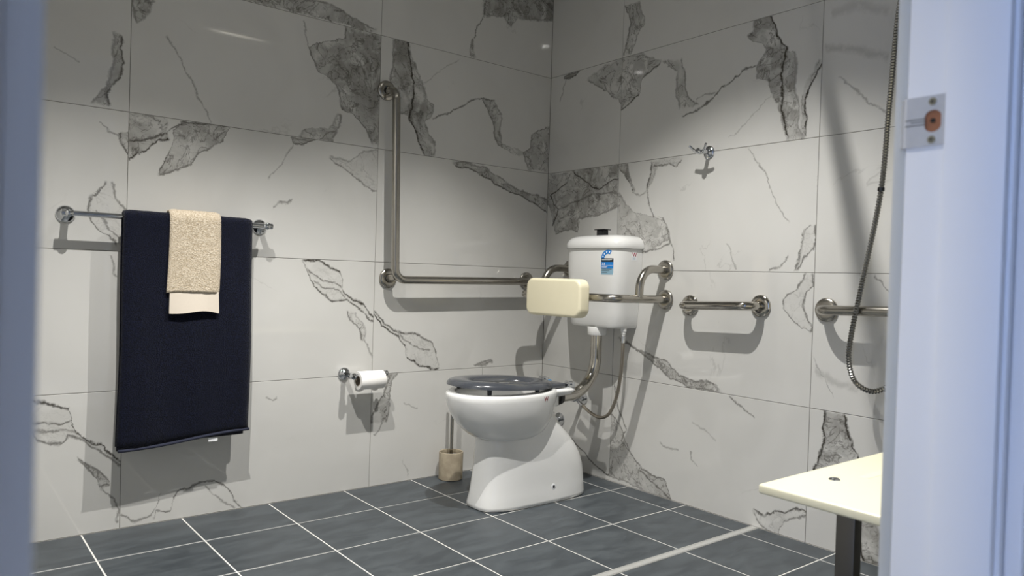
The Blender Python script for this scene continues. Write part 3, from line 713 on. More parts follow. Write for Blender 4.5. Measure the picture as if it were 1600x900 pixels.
# downlights
for i, (x, y) in enumerate(DOWNLIGHTS):
    t = thing('downlight', ['round recessed downlight in the ceiling nearest the toilet', 'round recessed downlight in the ceiling above the towel rail'][i], 'light', (x, y, CEIL), 'ceiling downlights')
    obj('trim_ring', lathe_bm([(0, 0.060), (-0.004, 0.058), (-0.006, 0.050), (-0.004, 0.044), (0.0, 0.042)], (x, y, CEIL), (0, 0, 1)), MAT['paint'], t)
    obj('reflector', lathe_bm([(-0.0005, 0.0425), (-0.0010, 0.0245)], (x, y, CEIL), (0, 0, 1)), MAT['polished'], t)
    obj('lens', lathe_bm([(-0.0010, 0.0240), (-0.0020, 0.015), (-0.0022, 0.0)], (x, y, CEIL), (0, 0, 1)), MAT['lamp'], t)
    ld = bpy.data.lights.new('downlight_beam', 'SPOT')
    ld.energy = LAMP_POWER
    ld.color = LAMP_COLOR
    ld.spot_size = LAMP_CONE
    ld.spot_blend = LAMP_BLEND
    ld.shadow_soft_size = 0.011
    lo = bpy.data.objects.new('downlight_beam', ld)
    COL.objects.link(lo)
    lo.parent = t
    lo.location = (0, 0, -0.012)

# ------------------------------------------------------------------ doorway
door = thing('door_1', 'white painted door frame around the open doorway', 'door frame', (DOOR_R, SOUTH - 0.05, 0))
del door['category']
door['kind'] = 'structure'
J0, J1 = SOUTH - 0.113, SOUTH - 0.002   # jamb runs through the wall
obj('jamb', box_bm(DOOR_R - 0.005, DOOR_R + 0.02, J0, J1, 0.0, DOOR_H, 0.0015), MAT['jamb'], door)
obj('door_stop', box_bm(DOOR_R - 0.017, DOOR_R - 0.0055, J0 + 0.004, -2.3175, 0.0, DOOR_H - 0.001, 0.002), MAT['jamb'], door)
obj('jamb', box_bm(DOOR_L - 0.02, DOOR_L + 0.004, J0, J1, 0.0, DOOR_H, 0.0015), MAT['jamb'], door)
obj('door_stop', box_bm(DOOR_L + 0.0045, DOOR_L + 0.0165, J0 + 0.004, -2.3175, 0.0, DOOR_H - 0.001, 0.002), MAT['jamb'], door)
obj('jamb_head', box_bm(DOOR_L - 0.02, DOOR_R + 0.02, J0, J1, DOOR_H + 0.0005, DOOR_H + 0.028, 0.0015), MAT['jamb'], door)
for x0, x1 in ((DOOR_R + 0.003, DOOR_R + 0.07), (DOOR_L - 0.07, DOOR_L - 0.003)):
    obj('architrave', box_bm(x0, x1, J0 - 0.019, J0 - 0.0005, 0.0, DOOR_H + 0.06, 0.004, 3), MAT['jamb'], door)
for x0, x1 in ((DOOR_R + 0.0005, DOOR_R + 0.07), (DOOR_L - 0.07, DOOR_L - 0.003)):
    obj('inner_architrave', box_bm(x0, x1, SOUTH + 0.0, SOUTH + 0.0145, 0.0, DOOR_H + 0.06, 0.002), MAT['trim'], door)
# strike plate: flat plate with a D-shaped hole and a lip that rolls round the jamb edge
XS = DOOR_R - 0.0052
pz0, pz1, py0, py1 = 1.0155, 1.0725, -2.3145, -2.273


def plate_bm():
    bm = bmesh.new()
    cy, cz = -2.3015, 1.0435
    hole = []
    for a in range(24):
        th = 2 * PI * a / 24
        yy, zz = math.cos(th) * 0.0108, math.sin(th) * 0.0125
        yy = max(-0.0088, min(0.0088, yy))
        hole.append((cy + yy, cz + zz))
    outer = []
    for (yy, zz) in hole:
        dy, dz = yy - cy, zz - cz
        kk = min(((py1 if dy > 0 else py0) - cy) / dy if abs(dy) > 1e-6 else 1e9, ((pz1 if dz > 0 else pz0) - cz) / dz if abs(dz) > 1e-6 else 1e9)
        outer.append((cy + dy * kk, cz + dz * kk))
    cor = [(py1, pz1), (py0, pz1), (py0, pz0), (py1, pz0)]
    for c in cor:
        b = min(range(24), key=lambda q: (outer[q][0] - c[0]) ** 2 + (outer[q][1] - c[1]) ** 2)
        outer[b] = c
    layers = []
    for x in (XS, XS - 0.0014):
        layers.append(([bm.verts.new((x, a, b)) for a, b in hole], [bm.verts.new((x, a, b)) for a, b in outer]))
    for q in range(24):
        q2 = (q + 1) % 24
        for H, O in layers:
            bm.faces.new((H[q], H[q2], O[q2], O[q]))
        bm.faces.new((layers[0][0][q], layers[0][0][q2], layers[1][0][q2], layers[1][0][q]))
        bm.faces.new((layers[0][1][q], layers[0][1][q2], layers[1][1][q2], layers[1][1][q]))
    return bm


strike = obj('strike_plate', plate_bm(), MAT['plate'], door)
strike['label'] = 'scuffed silver latch strike plate screwed to the door jamb'
lip = []
for i in range(9):
    a = (PI / 2.2) * i / 8
    yy, xx = -2.273 + 0.010 * math.sin(a), XS - 0.0014 + 0.010 * (1 - math.cos(a))
    ins = 0.004 * (i / 8) ** 2
    lip.append([(xx, yy, pz0 + ins), (xx, yy, pz1 - ins), (xx + 0.0013, yy - 0.0004, pz1 - ins), (xx + 0.0013, yy - 0.0004, pz0 + ins)])
obj('lip', loft_bm(lip), MAT['plate'], strike)
obj('latch_hole', box_bm(XS - 0.0004, XS + 0.0002, -2.3112, -2.2920, 1.0300, 1.0570), MAT['wood'], strike, smooth=False)
obj('drilled_hole', lathe_bm([(0, 0.0), (0, 0.0028), (0.0004, 0.0028), (0.0004, 0.0)], (XS - 0.0008, -2.3012, 1.0440), (1, 0, 0), 14), MAT['black'], strike)
for zz in (1.0225, 1.0655):
    sc = obj('screw', lathe_bm([(0, 0.0), (0, 0.0044), (-0.0008, 0.0040), (-0.0009, 0.0)], (XS - 0.0014, -2.3005, zz), (1, 0, 0), 18), MAT['screw'], strike)
    for rx in (0, 1):
        h = 0.0022
        b = box_bm(XS - 0.0026, XS - 0.0022, -2.3005 - (h if rx else 0.0005), -2.3005 + (h if rx else 0.0005), zz - (0.0005 if rx else h), zz + (0.0005 if rx else h))
        obj('screw_slot', b, MAT['ink'], strike, smooth=False)
for zz, ln in ((1.0465, 0.022), (1.0435, 0.016), (1.0400, 0.022)):
    obj('scratch', box_bm(XS - 0.00165, XS - 0.0013, -2.2935, -2.2935 + ln, zz, zz + 0.0009), MAT['ink'], strike, smooth=False)

# ------------------------------------------------------------------ grab rails
TR = 0.016


def flange_bm(pos, axis, r=0.039):
    return lathe_bm([(0.0008, r), (0.006, r), (0.0085, r - 0.002), (0.0115, 0.030), (0.012, 0.022), (0.012, 0.0165), (0.010, 0.016)], pos, axis, 36)


def rail(name, label, cat, flanges, axis, paths, mat='steel', group=None, fr=0.039, tr=TR):
    base = flanges[0]
    t = thing(name, label, cat, base, group)
    for p in paths:
        obj('bar', tube_bm(p, tr, 20), MAT[mat], t)
    for f in flanges:
        obj('flange', flange_bm(f, axis, fr), MAT[mat], t)
    return t


YB = -0.072
rail('grab_rail', 'long L-shaped stainless grab rail on the wall left of the toilet', 'grab rail',
     [(-0.872, 0, 1.585), (-0.842, 0, 0.836), (-0.118, 0, 0.842)], (0, -1, 0),
     [fillet([(-0.868, -0.004, 1.583), (-0.866, YB, 1.583), (-0.848, YB, 0.831), (-0.140, YB, 0.839), (-0.124, -0.004, 0.842)], 0.046, 10),
      [(-0.842, -0.004, 0.836), (-0.838, YB + 0.008, 0.844)]], group='stainless grab rails')
rail('grab_rail', 'short polished straight grab rail with two round flanges below the robe hook', 'grab rail',
     [(0, -0.855, 0.768), (0, -1.161, 0.780)], (-1, 0, 0),
     [fillet([(-0.004, -0.855, 0.768), (-0.074, -0.857, 0.768), (-0.074, -1.159, 0.780), (-0.004, -1.161, 0.780)], 0.045, 10)], 'polished', 'stainless grab rails')
rail('grab_rail', 'horizontal stainless grab rail behind the shower hose beside the door jamb', 'grab rail',
     [(0, -1.405, 0.779), (0, -2.10, 0.800)], (-1, 0, 0),
     [fillet([(-0.004, -1.405, 0.779), (-0.074, -1.408, 0.779), (-0.074, -2.096, 0.800), (-0.004, -2.10, 0.800)], 0.05, 10)], 'steel', 'stainless grab rails')

# ------------------------------------------------------------------ toilet backrest
br = thing('backrest', 'cream padded toilet backrest on stainless tube arms in front of the cistern', 'backrest', (0, -0.455, 0.785))
for y, s in ((-0.732, 1), (-0.170, -1)):
    obj('flange', flange_bm((0, y, 0.785), (-1, 0, 0)), MAT['steel'], br)
    obj('flange', flange_bm((0, y + 0.004 * s, 0.903), (-1, 0, 0)), MAT['steel'], br)
    obj('brace', tube_bm(fillet([(-0.004, y + 0.004 * s, 0.903), (-0.150, y + 0.002 * s, 0.903), (-0.158, y, 0.790)], 0.078, 12), TR, 20), MAT['steel'], br)
obj('arm', tube_bm(fillet([(-0.004, -0.732, 0.785), (-0.290, -0.726, 0.787), (-0.290, -0.176, 0.787), (-0.004, -0.170, 0.785)], 0.05, 10), TR, 20), MAT['steel'], br)


def pad_bm(yc, zc, w, h, x0, x1, r, e):
    rings = []
    n = 8

    def ring(x, ins):
        pts = []
        for cx, cz, a0 in ((w / 2 - r, h / 2 - r, 0), (-w / 2 + r, h / 2 - r, PI / 2), (-w / 2 + r, -h / 2 + r, PI), (w / 2 - r, -h / 2 + r, 1.5 * PI)):
            for q in range(n + 1):
                a = a0 + PI / 2 * q / n
                pts.append((x, yc + cx + math.cos(a) * (r - ins), zc + cz + math.sin(a) * (r - ins)))
        return pts
    m = 6
    for q in range(m + 1):
        a = PI / 2 * q / m
        rings.append(ring(x0 + e * (1 - math.sin(a)), e * (1 - math.cos(a))))
    rings = rings[::-1]
    for q in range(m + 1):
        a = PI / 2 * q / m
        rings.append(ring(x1 - e * (1 - math.sin(a)), e * (1 - math.cos(a))))
    # order: front face ... back face
    front = [ring(x0 + e * (1 - math.sin(PI / 2 * q / m)), e * (1 - math.cos(PI / 2 * q / m))) for q in range(m, -1, -1)]
    back = [ring(x1 - e * (1 - math.sin(PI / 2 * q / m)), e * (1 - math.cos(PI / 2 * q / m))) for q in range(0, m + 1)]
    return loft_bm(front + back)


pad = obj('pad', pad_bm(-0.457, 0.781, 0.322, 0.150, -0.362, -0.306, 0.036, 0.012), MAT['cream'], br)
for y in (-0.37, -0.54):
    obj('clamp', box_bm(-0.308, -0.290, y - 0.018, y + 0.018, 0.764, 0.810, 0.004), MAT['steel'], pad)

# ------------------------------------------------------------------ toilet pan
TY = -0.46
toilet = thing('toilet', 'white floor-standing toilet pan with a grey seat, in the corner', 'toilet', (-0.45, TY, 0))


def egg(x0, x1, hw, z, n=48, p=2.3, wide=0.5):
    """egg-shaped ring: x0 = nose (towards the room), x1 = back"""
    xm = x0 + (x1 - x0) * wide
    pts = []
    for q in range(n):
        a = 2 * PI * q / n
        c, s = math.cos(a), math.sin(a)
        cx = abs(c) ** (2 / p) * (1 if c > 0 else -1)
        sy = abs(s) ** (2 / p) * (1 if s > 0 else -1)
        x = xm + (x1 - xm) * cx if c > 0 else xm + (xm - x0) * cx
        pts.append((x, TY + hw * sy, z))
    return pts


ped = [egg(-0.712, -0.206, 0.102, 0.0, p=3.4), egg(-0.717, -0.202, 0.107, 0.004, p=3.4), egg(-0.716, -0.202, 0.107, 0.016, p=3.4), egg(-0.708, -0.203, 0.103, 0.05, p=3.3),
       egg(-0.703, -0.205, 0.101, 0.09, p=3.2), egg(-0.699, -0.211, 0.100, 0.125, p=3.1), egg(-0.696, -0.226, 0.099, 0.165, p=3.0), egg(-0.694, -0.250, 0.097, 0.20, p=3.0), egg(-0.692, -0.282, 0.094, 0.236, p=3.0),
       egg(-0.690, -0.308, 0.091, 0.262, p=2.9), egg(-0.690, -0.330, 0.088, 0.285, p=2.8), egg(-0.680, -0.345, 0.085, 0.305, p=2.6), egg(-0.67, -0.352, 0.08, 0.330, p=2.5)]
obj('pedestal', loft_bm(ped), MAT['ceramic'], toilet, angle=60)
bowl = [egg(-0.61, -0.52, 0.035, 0.246), egg(-0.660, -0.475, 0.068, 0.248), egg(-0.702, -0.440, 0.097, 0.257), egg(-0.732, -0.420, 0.117, 0.274), egg(-0.760, -0.404, 0.133, 0.297), egg(-0.785, -0.392, 0.145, 0.324),
        egg(-0.804, -0.383, 0.153, 0.354), egg(-0.816, -0.376, 0.158, 0.383), egg(-0.822, -0.371, 0.160, 0.405), egg(-0.824, -0.368, 0.161, 0.420), egg(-0.821, -0.370, 0.158, 0.430), egg(-0.813, -0.377, 0.151, 0.434),
        egg(-0.795, -0.400, 0.131, 0.434), egg(-0.786, -0.410, 0.121, 0.428), egg(-0.780, -0.415, 0.116, 0.405), egg(-0.765, -0.43, 0.106, 0.36), egg(-0.73, -0.45, 0.082, 0.30), egg(-0.66, -0.51, 0.05, 0.275)]
bowl = [[(x, TY + (y - TY) * 0.965, z) for x, y, z in ring] for ring in bowl]
bo = obj('bowl', loft_bm(bowl), MAT['ceramic'], toilet, angle=70)
# rear deck that takes the hinges and the flush pipe
deck = [egg(-0.46, -0.325, 0.080, 0.400, p=3), egg(-0.46, -0.296, 0.096, 0.410, p=3.2), egg(-0.46, -0.284, 0.104, 0.420, p=3.2), egg(-0.46, -0.285, 0.103, 0.428, p=3.2), egg(-0.45, -0.292, 0.096, 0.431, p=3.2)]
obj('rear_deck', loft_bm(deck), MAT['ceramic'], toilet, angle=70)
spig = [egg(-0.40, -0.322, 0.034, 0.352, p=2), egg(-0.40, -0.320, 0.036, 0.358, p=2), egg(-0.40, -0.320, 0.036, 0.408, p=2)]
obj('inlet_spigot', loft_bm(spig), MAT['ceramic'], toilet, angle=70)
seat = obj('seat', bmesh.new(), MAT['seat'], toilet)


def seat_bm():
    prof = [(0.0, -0.008), (0.002, 0.000), (0.008, 0.008), (0.022, 0.014), (0.044, 0.016), (0.066, 0.012), (0.080, 0.005), (0.084, -0.001), (0.078, -0.008), (0.040, -0.012)]
    rings = []
    for d, h in prof:
        ring = egg(-0.819 + d, -0.396 - d * 0.9, 0.156 - d, 0.0)
        rings.append([(x, y, 0.457 - 0.045 * (x + 0.60) + h) for x, y, _ in ring])
    rings.append(rings[0])
    return loft_bm(rings, False, False)


bm = seat_bm()
bmesh.ops.remove_doubles(bm, verts=bm.verts[:], dist=1e-5)
old = seat.data
bpy.data.objects.remove(seat)
bpy.data.meshes.remove(old)
seat = obj('seat', bm, MAT['seat'], toilet, angle=60)
for a, b in ((-0.730, 0.096), (-0.730, -0.096), (-0.53, 0.122), (-0.53, -0.122)):
    zt = 0.457 - 0.045 * (a + 0.60) - 0.009
    obj('buffer', lathe_bm([(0.434 - zt, 0.0), (0.434 - zt, 0.008), (0.002, 0.010), (0.002, 0.0)], (a, TY + b, zt), (0, 0, 1), 14), MAT['seat'], seat)
obj('hinge_bar', box_bm(-0.435, -0.350, TY - 0.085, TY + 0.085, 0.433, 0.451, 0.007, 3), MAT['seat'], seat)
for s in (-1, 1):
    hg = obj('hinge', box_bm(-0.345, -0.305, TY + s * 0.078 - 0.014, TY + s * 0.078 + 0.014, 0.431, 0.452, 0.005, 3), MAT['chrome'], toilet)
    obj('hinge_pin', tube_bm([(-0.325, TY + s * 0.078 - 0.022, 0.449), (-0.325, TY + s * 0.078 + 0.022, 0.449)], 0.007, 12), MAT['chrome'], hg)
obj('hinge_cap', lathe_bm([(0, 0.012), (0.010, 0.012), (0.013, 0.009), (0.0135, 0.0)], (-0.312, TY + 0.060, 0.431), (0, 0, 1), 16), MAT['bluecap'], toilet)
obj('fixing_hole', lathe_bm([(0, 0.0), (0, 0.0105), (0.001, 0.0105), (0.0016, 0.007), (0.0016, 0.0)], (-0.415, TY - 0.1019, 0.062), (0, -1, 0), 18), MAT['white'], toilet)
obj('fixing_screw', lathe_bm([(0.0016, 0.0), (0.0016, 0.0052), (0.0026, 0.0048), (0.0026, 0.0)], (-0.415, TY - 0.1019, 0.062), (0, -1, 0), 14), MAT['black'], toilet)

# ------------------------------------------------------------------ cistern
CY = -0.44
cist = thing('cistern', 'white wall-hung toilet cistern with a blue star-rating sticker', 'cistern', (0, CY, 0.66))
CN = 56


def plan(u, k=1.0, grow=0.0):
    """point of the cistern outline, u from 0 (wall, far side) to 1 (wall, near side)"""
    a = PI * u
    c, s = math.cos(a), math.sin(a)
    A, B, p = 0.163 * k + grow, 0.150 * k + grow, 4.8
    return (-B * abs(s) ** (2 / p) - 0.001, CY + A * abs(c) ** (2 / p) * (1 if c > 0 else -1))


def crow(z, k, grow=0.0):
    pts = []
    for i in range(CN + 1):
        x, y = plan(0.5 - 0.5 * math.cos(PI * i / CN) if False else i / CN, k, grow)
        pts.append((min(x, -0.0012), y, z))
    return pts


def kz(z):
    return 0.89 + 0.11 * min(1.0, max(0.0, (z - 0.66) / 0.25))


body = [crow(0.660, 0.86), crow(0.663, kz(0.66) - 0.02), crow(0.672, kz(0.67))] + [crow(z, kz(z)) for z in (0.72, 0.78, 0.84, 0.90, 0.95, 0.984)]
obj('tank', loft_bm(body), MAT['plastic'], cist, angle=50)
lid = [crow(0.985, 1.0, -0.002), crow(0.9852, 1.0, 0.006), crow(0.992, 1.0, 0.008), crow(1.006, 1.0, 0.007), crow(1.020, 1.0, 0.001), crow(1.031, 1.0, -0.010), crow(1.038, 1.0, -0.028), crow(1.042, 1.0, -0.055), crow(1.043, 1.0, -0.09)]
obj('lid', loft_bm(lid), MAT['plastic'], cist, angle=60)
bt = obj('flush_button', box_bm(-0.096, -0.066, CY - 0.030, CY + 0.010, 1.040, 1.064, 0.002), MAT['black'], cist)
obj('button_cap', box_bm(-0.101, -0.061, CY - 0.040, CY + 0.020, 1.064, 1.068, 0.0015), MAT['black'], bt)
obj('outlet_boss', lathe_bm([(0, 0.039), (0.003, 0.041), (0.032, 0.040), (0.036, 0.038), (0.036, 0.0)], (-0.100, -0.455, 0.661), (0, 0, -1), 28), MAT['plastic'], cist)
obj('inlet_boss', lathe_bm([(0, 0.013), (0.014, 0.013), (0.014, 0.010), (0.026, 0.010), (0.026, 0.008), (0.034, 0.008)], (-0.060, -0.567, 0.662), (0, 0, -1), 18), MAT['plastic'], cist)

# stickers wrap round the curved front: place by distance along the outline
ARC = []
prev = None
tot = 0.0
for i in range(1001):
    q = plan(i / 1000)
    if prev:
        tot += math.hypot(q[0] - prev[0], q[1] - prev[1])
    ARC.append((tot, i / 1000))
    prev = q


def on_tank(d, z, lift):
    """d = metres along the outline from the far wall end"""
    u = next((uu for aa, uu in ARC if aa >= d), 1.0)
    x0, y0 = plan(max(u - 0.002, 0), kz(z))
    x1, y1 = plan(min(u + 0.002, 1), kz(z))
    x, y = plan(u, kz(z))
    tx, ty = x1 - x0, y1 - y0
    L = math.hypot(tx, ty) or 1
    nx, ny = ty / L, -tx / L
    if nx * (x + 0.07) + ny * (y - CY) < 0:
        nx, ny = -nx, -ny
    return (x + nx * lift, y + ny * lift, z)


def d_of_y(y):
    best = min((abs(plan(uu)[1] - y) + (0.2 if plan(uu)[0] > -0.09 else 0), aa) for aa, uu in ARC)
    return best[1]


def patch(name, d0, d1, z0, z1, lift, mat, parent, nd=6):
    bm = bmesh.new()
    rows = []
    for z in (z0, z1):
        rows.append([bm.verts.new(on_tank(d0 + (d1 - d0) * i / nd, z, lift)) for i in range(nd + 1)])
    for i in range(nd):
        bm.faces.new((rows[0][i], rows[0][i + 1], rows[1][i + 1], rows[1][i]))
    bm.normal_update()
    r = bmesh.ops.solidify(bm, geom=bm.faces[:], thickness=0.0002)
    return obj(name, bm, MAT[mat], parent, smooth=False)


def poly_patch(name, pts, lift, mat, parent):
    """pts in (d, z)"""
    bm = bmesh.new()
    vs = [bm.verts.new(on_tank(d, z, lift)) for d, z in pts]
    bm.faces.new(vs)
    bmesh.ops.triangulate(bm, faces=bm.faces[:])
    return obj(name, bm, MAT[mat], parent, smooth=False)


def text_patch(name, body_, d0, z0, size, lift, mat, parent, sx=1.0):
    cu = bpy.data.curves.new(name, 'FONT')
    cu.body = body_
    cu.size = size
    cu.offset = size * 0.018
    to = bpy.data.objects.new(name, cu)
    COL.objects.link(to)
    dg = bpy.context.evaluated_depsgraph_get()
    me = bpy.data.meshes.new_from_object(to.evaluated_get(dg))
    bpy.data.objects.remove(to)
    bm = bmesh.new()
    bm.from_mesh(me)
    bpy.data.meshes.remove(me)
    for v in bm.verts:
        v.co = Vector(on_tank(d0 + v.co.x * sx, z0 + v.co.y, lift))
    return obj(name, bm, MAT[mat], parent, smooth=False)


D0 = STICK_D = d_of_y(-0.4905) + 0.026
SZ0, SZ1, SW = 0.878, 0.978, 0.058
st = patch('rating_sticker', D0 - 0.002, D0 + SW + 0.002, SZ0 - 0.002, SZ0 + 0.066, 0.0004, 'white', cist)
st['label'] = 'blue and black water star-rating sticker'
cz_, cd_ = SZ0 + 0.066, D0 + 0.034
arc_bm = bmesh.new()
pairs = []
for i in range(15):
    a = PI - (PI * 0.66) * i / 14
    pairs.append([arc_bm.verts.new(on_tank(cd_ + r_ * math.cos(a), cz_ + r_ * math.sin(a), 0.0006)) for r_ in (0.034, 0.0175)])
for p_, q_ in zip(pairs, pairs[1:]):
    arc_bm.faces.new((p_[0], q_[0], q_[1], p_[1]))
obj('star_arc', arc_bm, MAT['blue'], st, smooth=False)
for i in range(4):
    a = PI - PI * (0.09 + 0.16 * i)
    sd, sz = cd_ + 0.026 * math.cos(a), cz_ + 0.026 * math.sin(a)
    poly_patch('star', [(sd + (0.0046 if q % 2 == 0 else 0.0020) * math.sin(PI * q / 5), sz + (0.0046 if q % 2 == 0 else 0.0020) * math.cos(PI * q / 5)) for q in range(10)], 0.0008, 'white', st)
patch('print_band', D0, D0 + SW, SZ0 + 0.051, SZ0 + 0.066, 0.0008, 'ink', st)
patch('print_band', D0, D0 + SW, SZ0 + 0.0245, SZ0 + 0.051, 0.0008, 'blue', st)
patch('print_band', D0, D0 + SW, SZ0, SZ0 + 0.0245, 0.0008, 'ltblue', st)
patch('print_rule', D0 + 0.024, D0 + SW - 0.003, SZ0 + 0.0362, SZ0 + 0.0372, 0.0010, 'white', st)
text_patch('print_number', '3.5', D0 + 0.004, SZ0 + 0.0375, 0.0145, 0.0010, 'white', st)
for zz, w_, m_ in ((0.0600, 0.048, 'white'), (0.0555, 0.040, 'ltblue'), (0.0310, 0.028, 'white'), (0.0268, 0.024, 'white'), (0.0215, 0.048, 'ink'), (0.0150, 0.038, 'ink'), (0.0075, 0.028, 'ink')):
    patch('print_line', D0 + 0.004, D0 + 0.004 + w_, SZ0 + zz, SZ0 + zz + 0.0017, 0.0010, m_, st)
DW = d_of_y(-0.57) + 0.088
wm = patch('watermark_sticker', DW - 0.003, DW + 0.026, 0.938, 0.975, 0.0004, 'white', cist)
wm['label'] = 'small white sticker with a dark red W'
text_patch('print_letter', 'W', DW, 0.953, 0.025, 0.0008, 'red', wm)
for zz in (0.948, 0.943):
    patch('print_line', DW + 0.002, DW + 0.019, zz, zz + 0.0012, 0.0008, 'ltblue', wm)

BOWL_MARK_X = -0.517
# red W printed on the flank of the bowl too
def bowl_mark():
    cu = bpy.data.curves.new('print_letter', 'FONT')
    cu.body = 'W'
    cu.size = 0.024
    cu.offset = 0.0005
    to = bpy.data.objects.new('print_letter', cu)
    COL.objects.link(to)
    dg = bpy.context.evaluated_depsgraph_get()
    me = bpy.data.meshes.new_from_object(to.evaluated_get(dg))
    bpy.data.objects.remove(to)
    bm = bmesh.new()
    bm.from_mesh(me)
    bpy.data.meshes.remove(me)
    tree_obj = bo
    for v in bm.verts:
        x, z = BOWL_MARK_X + v.co.x, 0.402 + v.co.y
        ok, loc, nrm, _ = tree_obj.ray_cast(Vector((x, -1.2, z)) - toilet.location, Vector((0, 1, 0)))
        hit = (loc + nrm * 0.0008 + toilet.location) if ok else Vector((x, -0.55, z))
        v.co = hit
    return obj('print_letter', bm, MAT['red'], toilet, smooth=False)


bpy.context.view_layer.update()
bowl_mark()

# ------------------------------------------------------------------ pipes
fp = thing('flush_pipe', 'polished flush pipe curving from the cistern down into the pan', 'pipe', (-0.10, -0.455, 0.40))
obj('pipe', tube_bm(fillet([(-0.103, -0.455, 0.640), (-0.103, -0.455, 0.388), (-0.318, -0.458, 0.382)], 0.150, 24), 0.0235, 24), MAT['polished'], fp)
obj('cone_seal', lathe_bm([(0, 0.0245), (0.0, 0.030), (0.016, 0.033), (0.020, 0.030), (0.020, 0.0245)], (-0.300, -0.458, 0.382), (-1, 0, 0), 24), MAT['rubber'], fp)
hz = thing('water_hose', 'thin braided steel water hose looping under the cistern', 'hose', (-0.06, -0.567, 0.62))
obj('hose', tube_bm(smooth_path([(-0.060, -0.567, 0.622), (-0.060, -0.566, 0.560), (-0.058, -0.558, 0.470), (-0.056, -0.535, 0.370), (-0.054, -0.495, 0.297), (-0.052, -0.440, 0.272), (-0.050, -0.375, 0.285), (-0.048, -0.318, 0.312)], 10), 0.0070, 12), MAT['braid'], hz)
for p0, p1 in (((-0.060, -0.567, 0.600), (-0.060, -0.567, 0.627)), ((-0.049, -0.332, 0.306), (-0.047, -0.300, 0.320))):
    obj('crimp', tube_bm([p0, p1], 0.0085, 12), MAT['chrome'], hz)
sv = thing('stop_valve', 'small chrome stop valve low on the wall behind the flush pipe', 'valve', (0, -0.288, 0.325))
obj('valve_body', lathe_bm([(0, 0.024), (0.003, 0.024), (0.005, 0.010), (0.062, 0.010), (0.062, 0.0)], (-0.001, -0.286, 0.326), (-1, 0, 0), 20), MAT['chrome'], sv)
obj('handle', box_bm(-0.074, -0.063, -0.300, -0.272, 0.318, 0.334, 0.003), MAT['chrome'], sv)
tp = thing('wall_tap', 'dark chrome tap with a round handle half hidden behind the pan', 'tap', (0, -0.125, 0.22))
obj('spindle', lathe_bm([(0, 0.030), (0.004, 0.030), (0.007, 0.012), (0.060, 0.011), (0.060, 0.0)], (-0.001, -0.135, 0.210), (-1, 0, 0), 22), MAT['chrome'], tp)
obj('handle', lathe_bm([(0.060, 0.0), (0.060, 0.020), (0.064, 0.024), (0.082, 0.024), (0.086, 0.020), (0.087, 0.0)], (-0.001, -0.135, 0.210), (-1, 0, 0), 22), MAT['chrome'], tp)

# ------------------------------------------------------------------ towel rail and towels
tr = thing('towel_rail', 'chrome towel rail with round end flanges carrying two towels', 'towel rail', (-1.67, 0, 1.008))
RY = -0.073
for x, s in ((-1.972, -1), (-1.369, 1)):
    obj('flange', lathe_bm([(0.0005, 0.027), (0.004, 0.027), (0.009, 0.023), (0.014, 0.014), (0.016, 0.0105), (0.058, 0.0100), (0.062, 0.012), (0.084, 0.012), (0.087, 0.009), (0.088, 0.0)], (x, 0, 1.008), (0, -1, 0), 28), MAT['chrome'], tr)
    obj('end_cap', lathe_bm([(0, 0.0), (0, 0.0105), (0.012, 0.0105), (0.014, 0.008), (0.0142, 0.0)], (x + s * 0.008, RY, 1.008), (s, 0, 0), 20), MAT['chrome'], tr)
obj('rod', tube_bm([(-1.972, RY, 1.008), (-1.369, RY, 1.008)], 0.0085, 16), MAT['chrome'], tr)


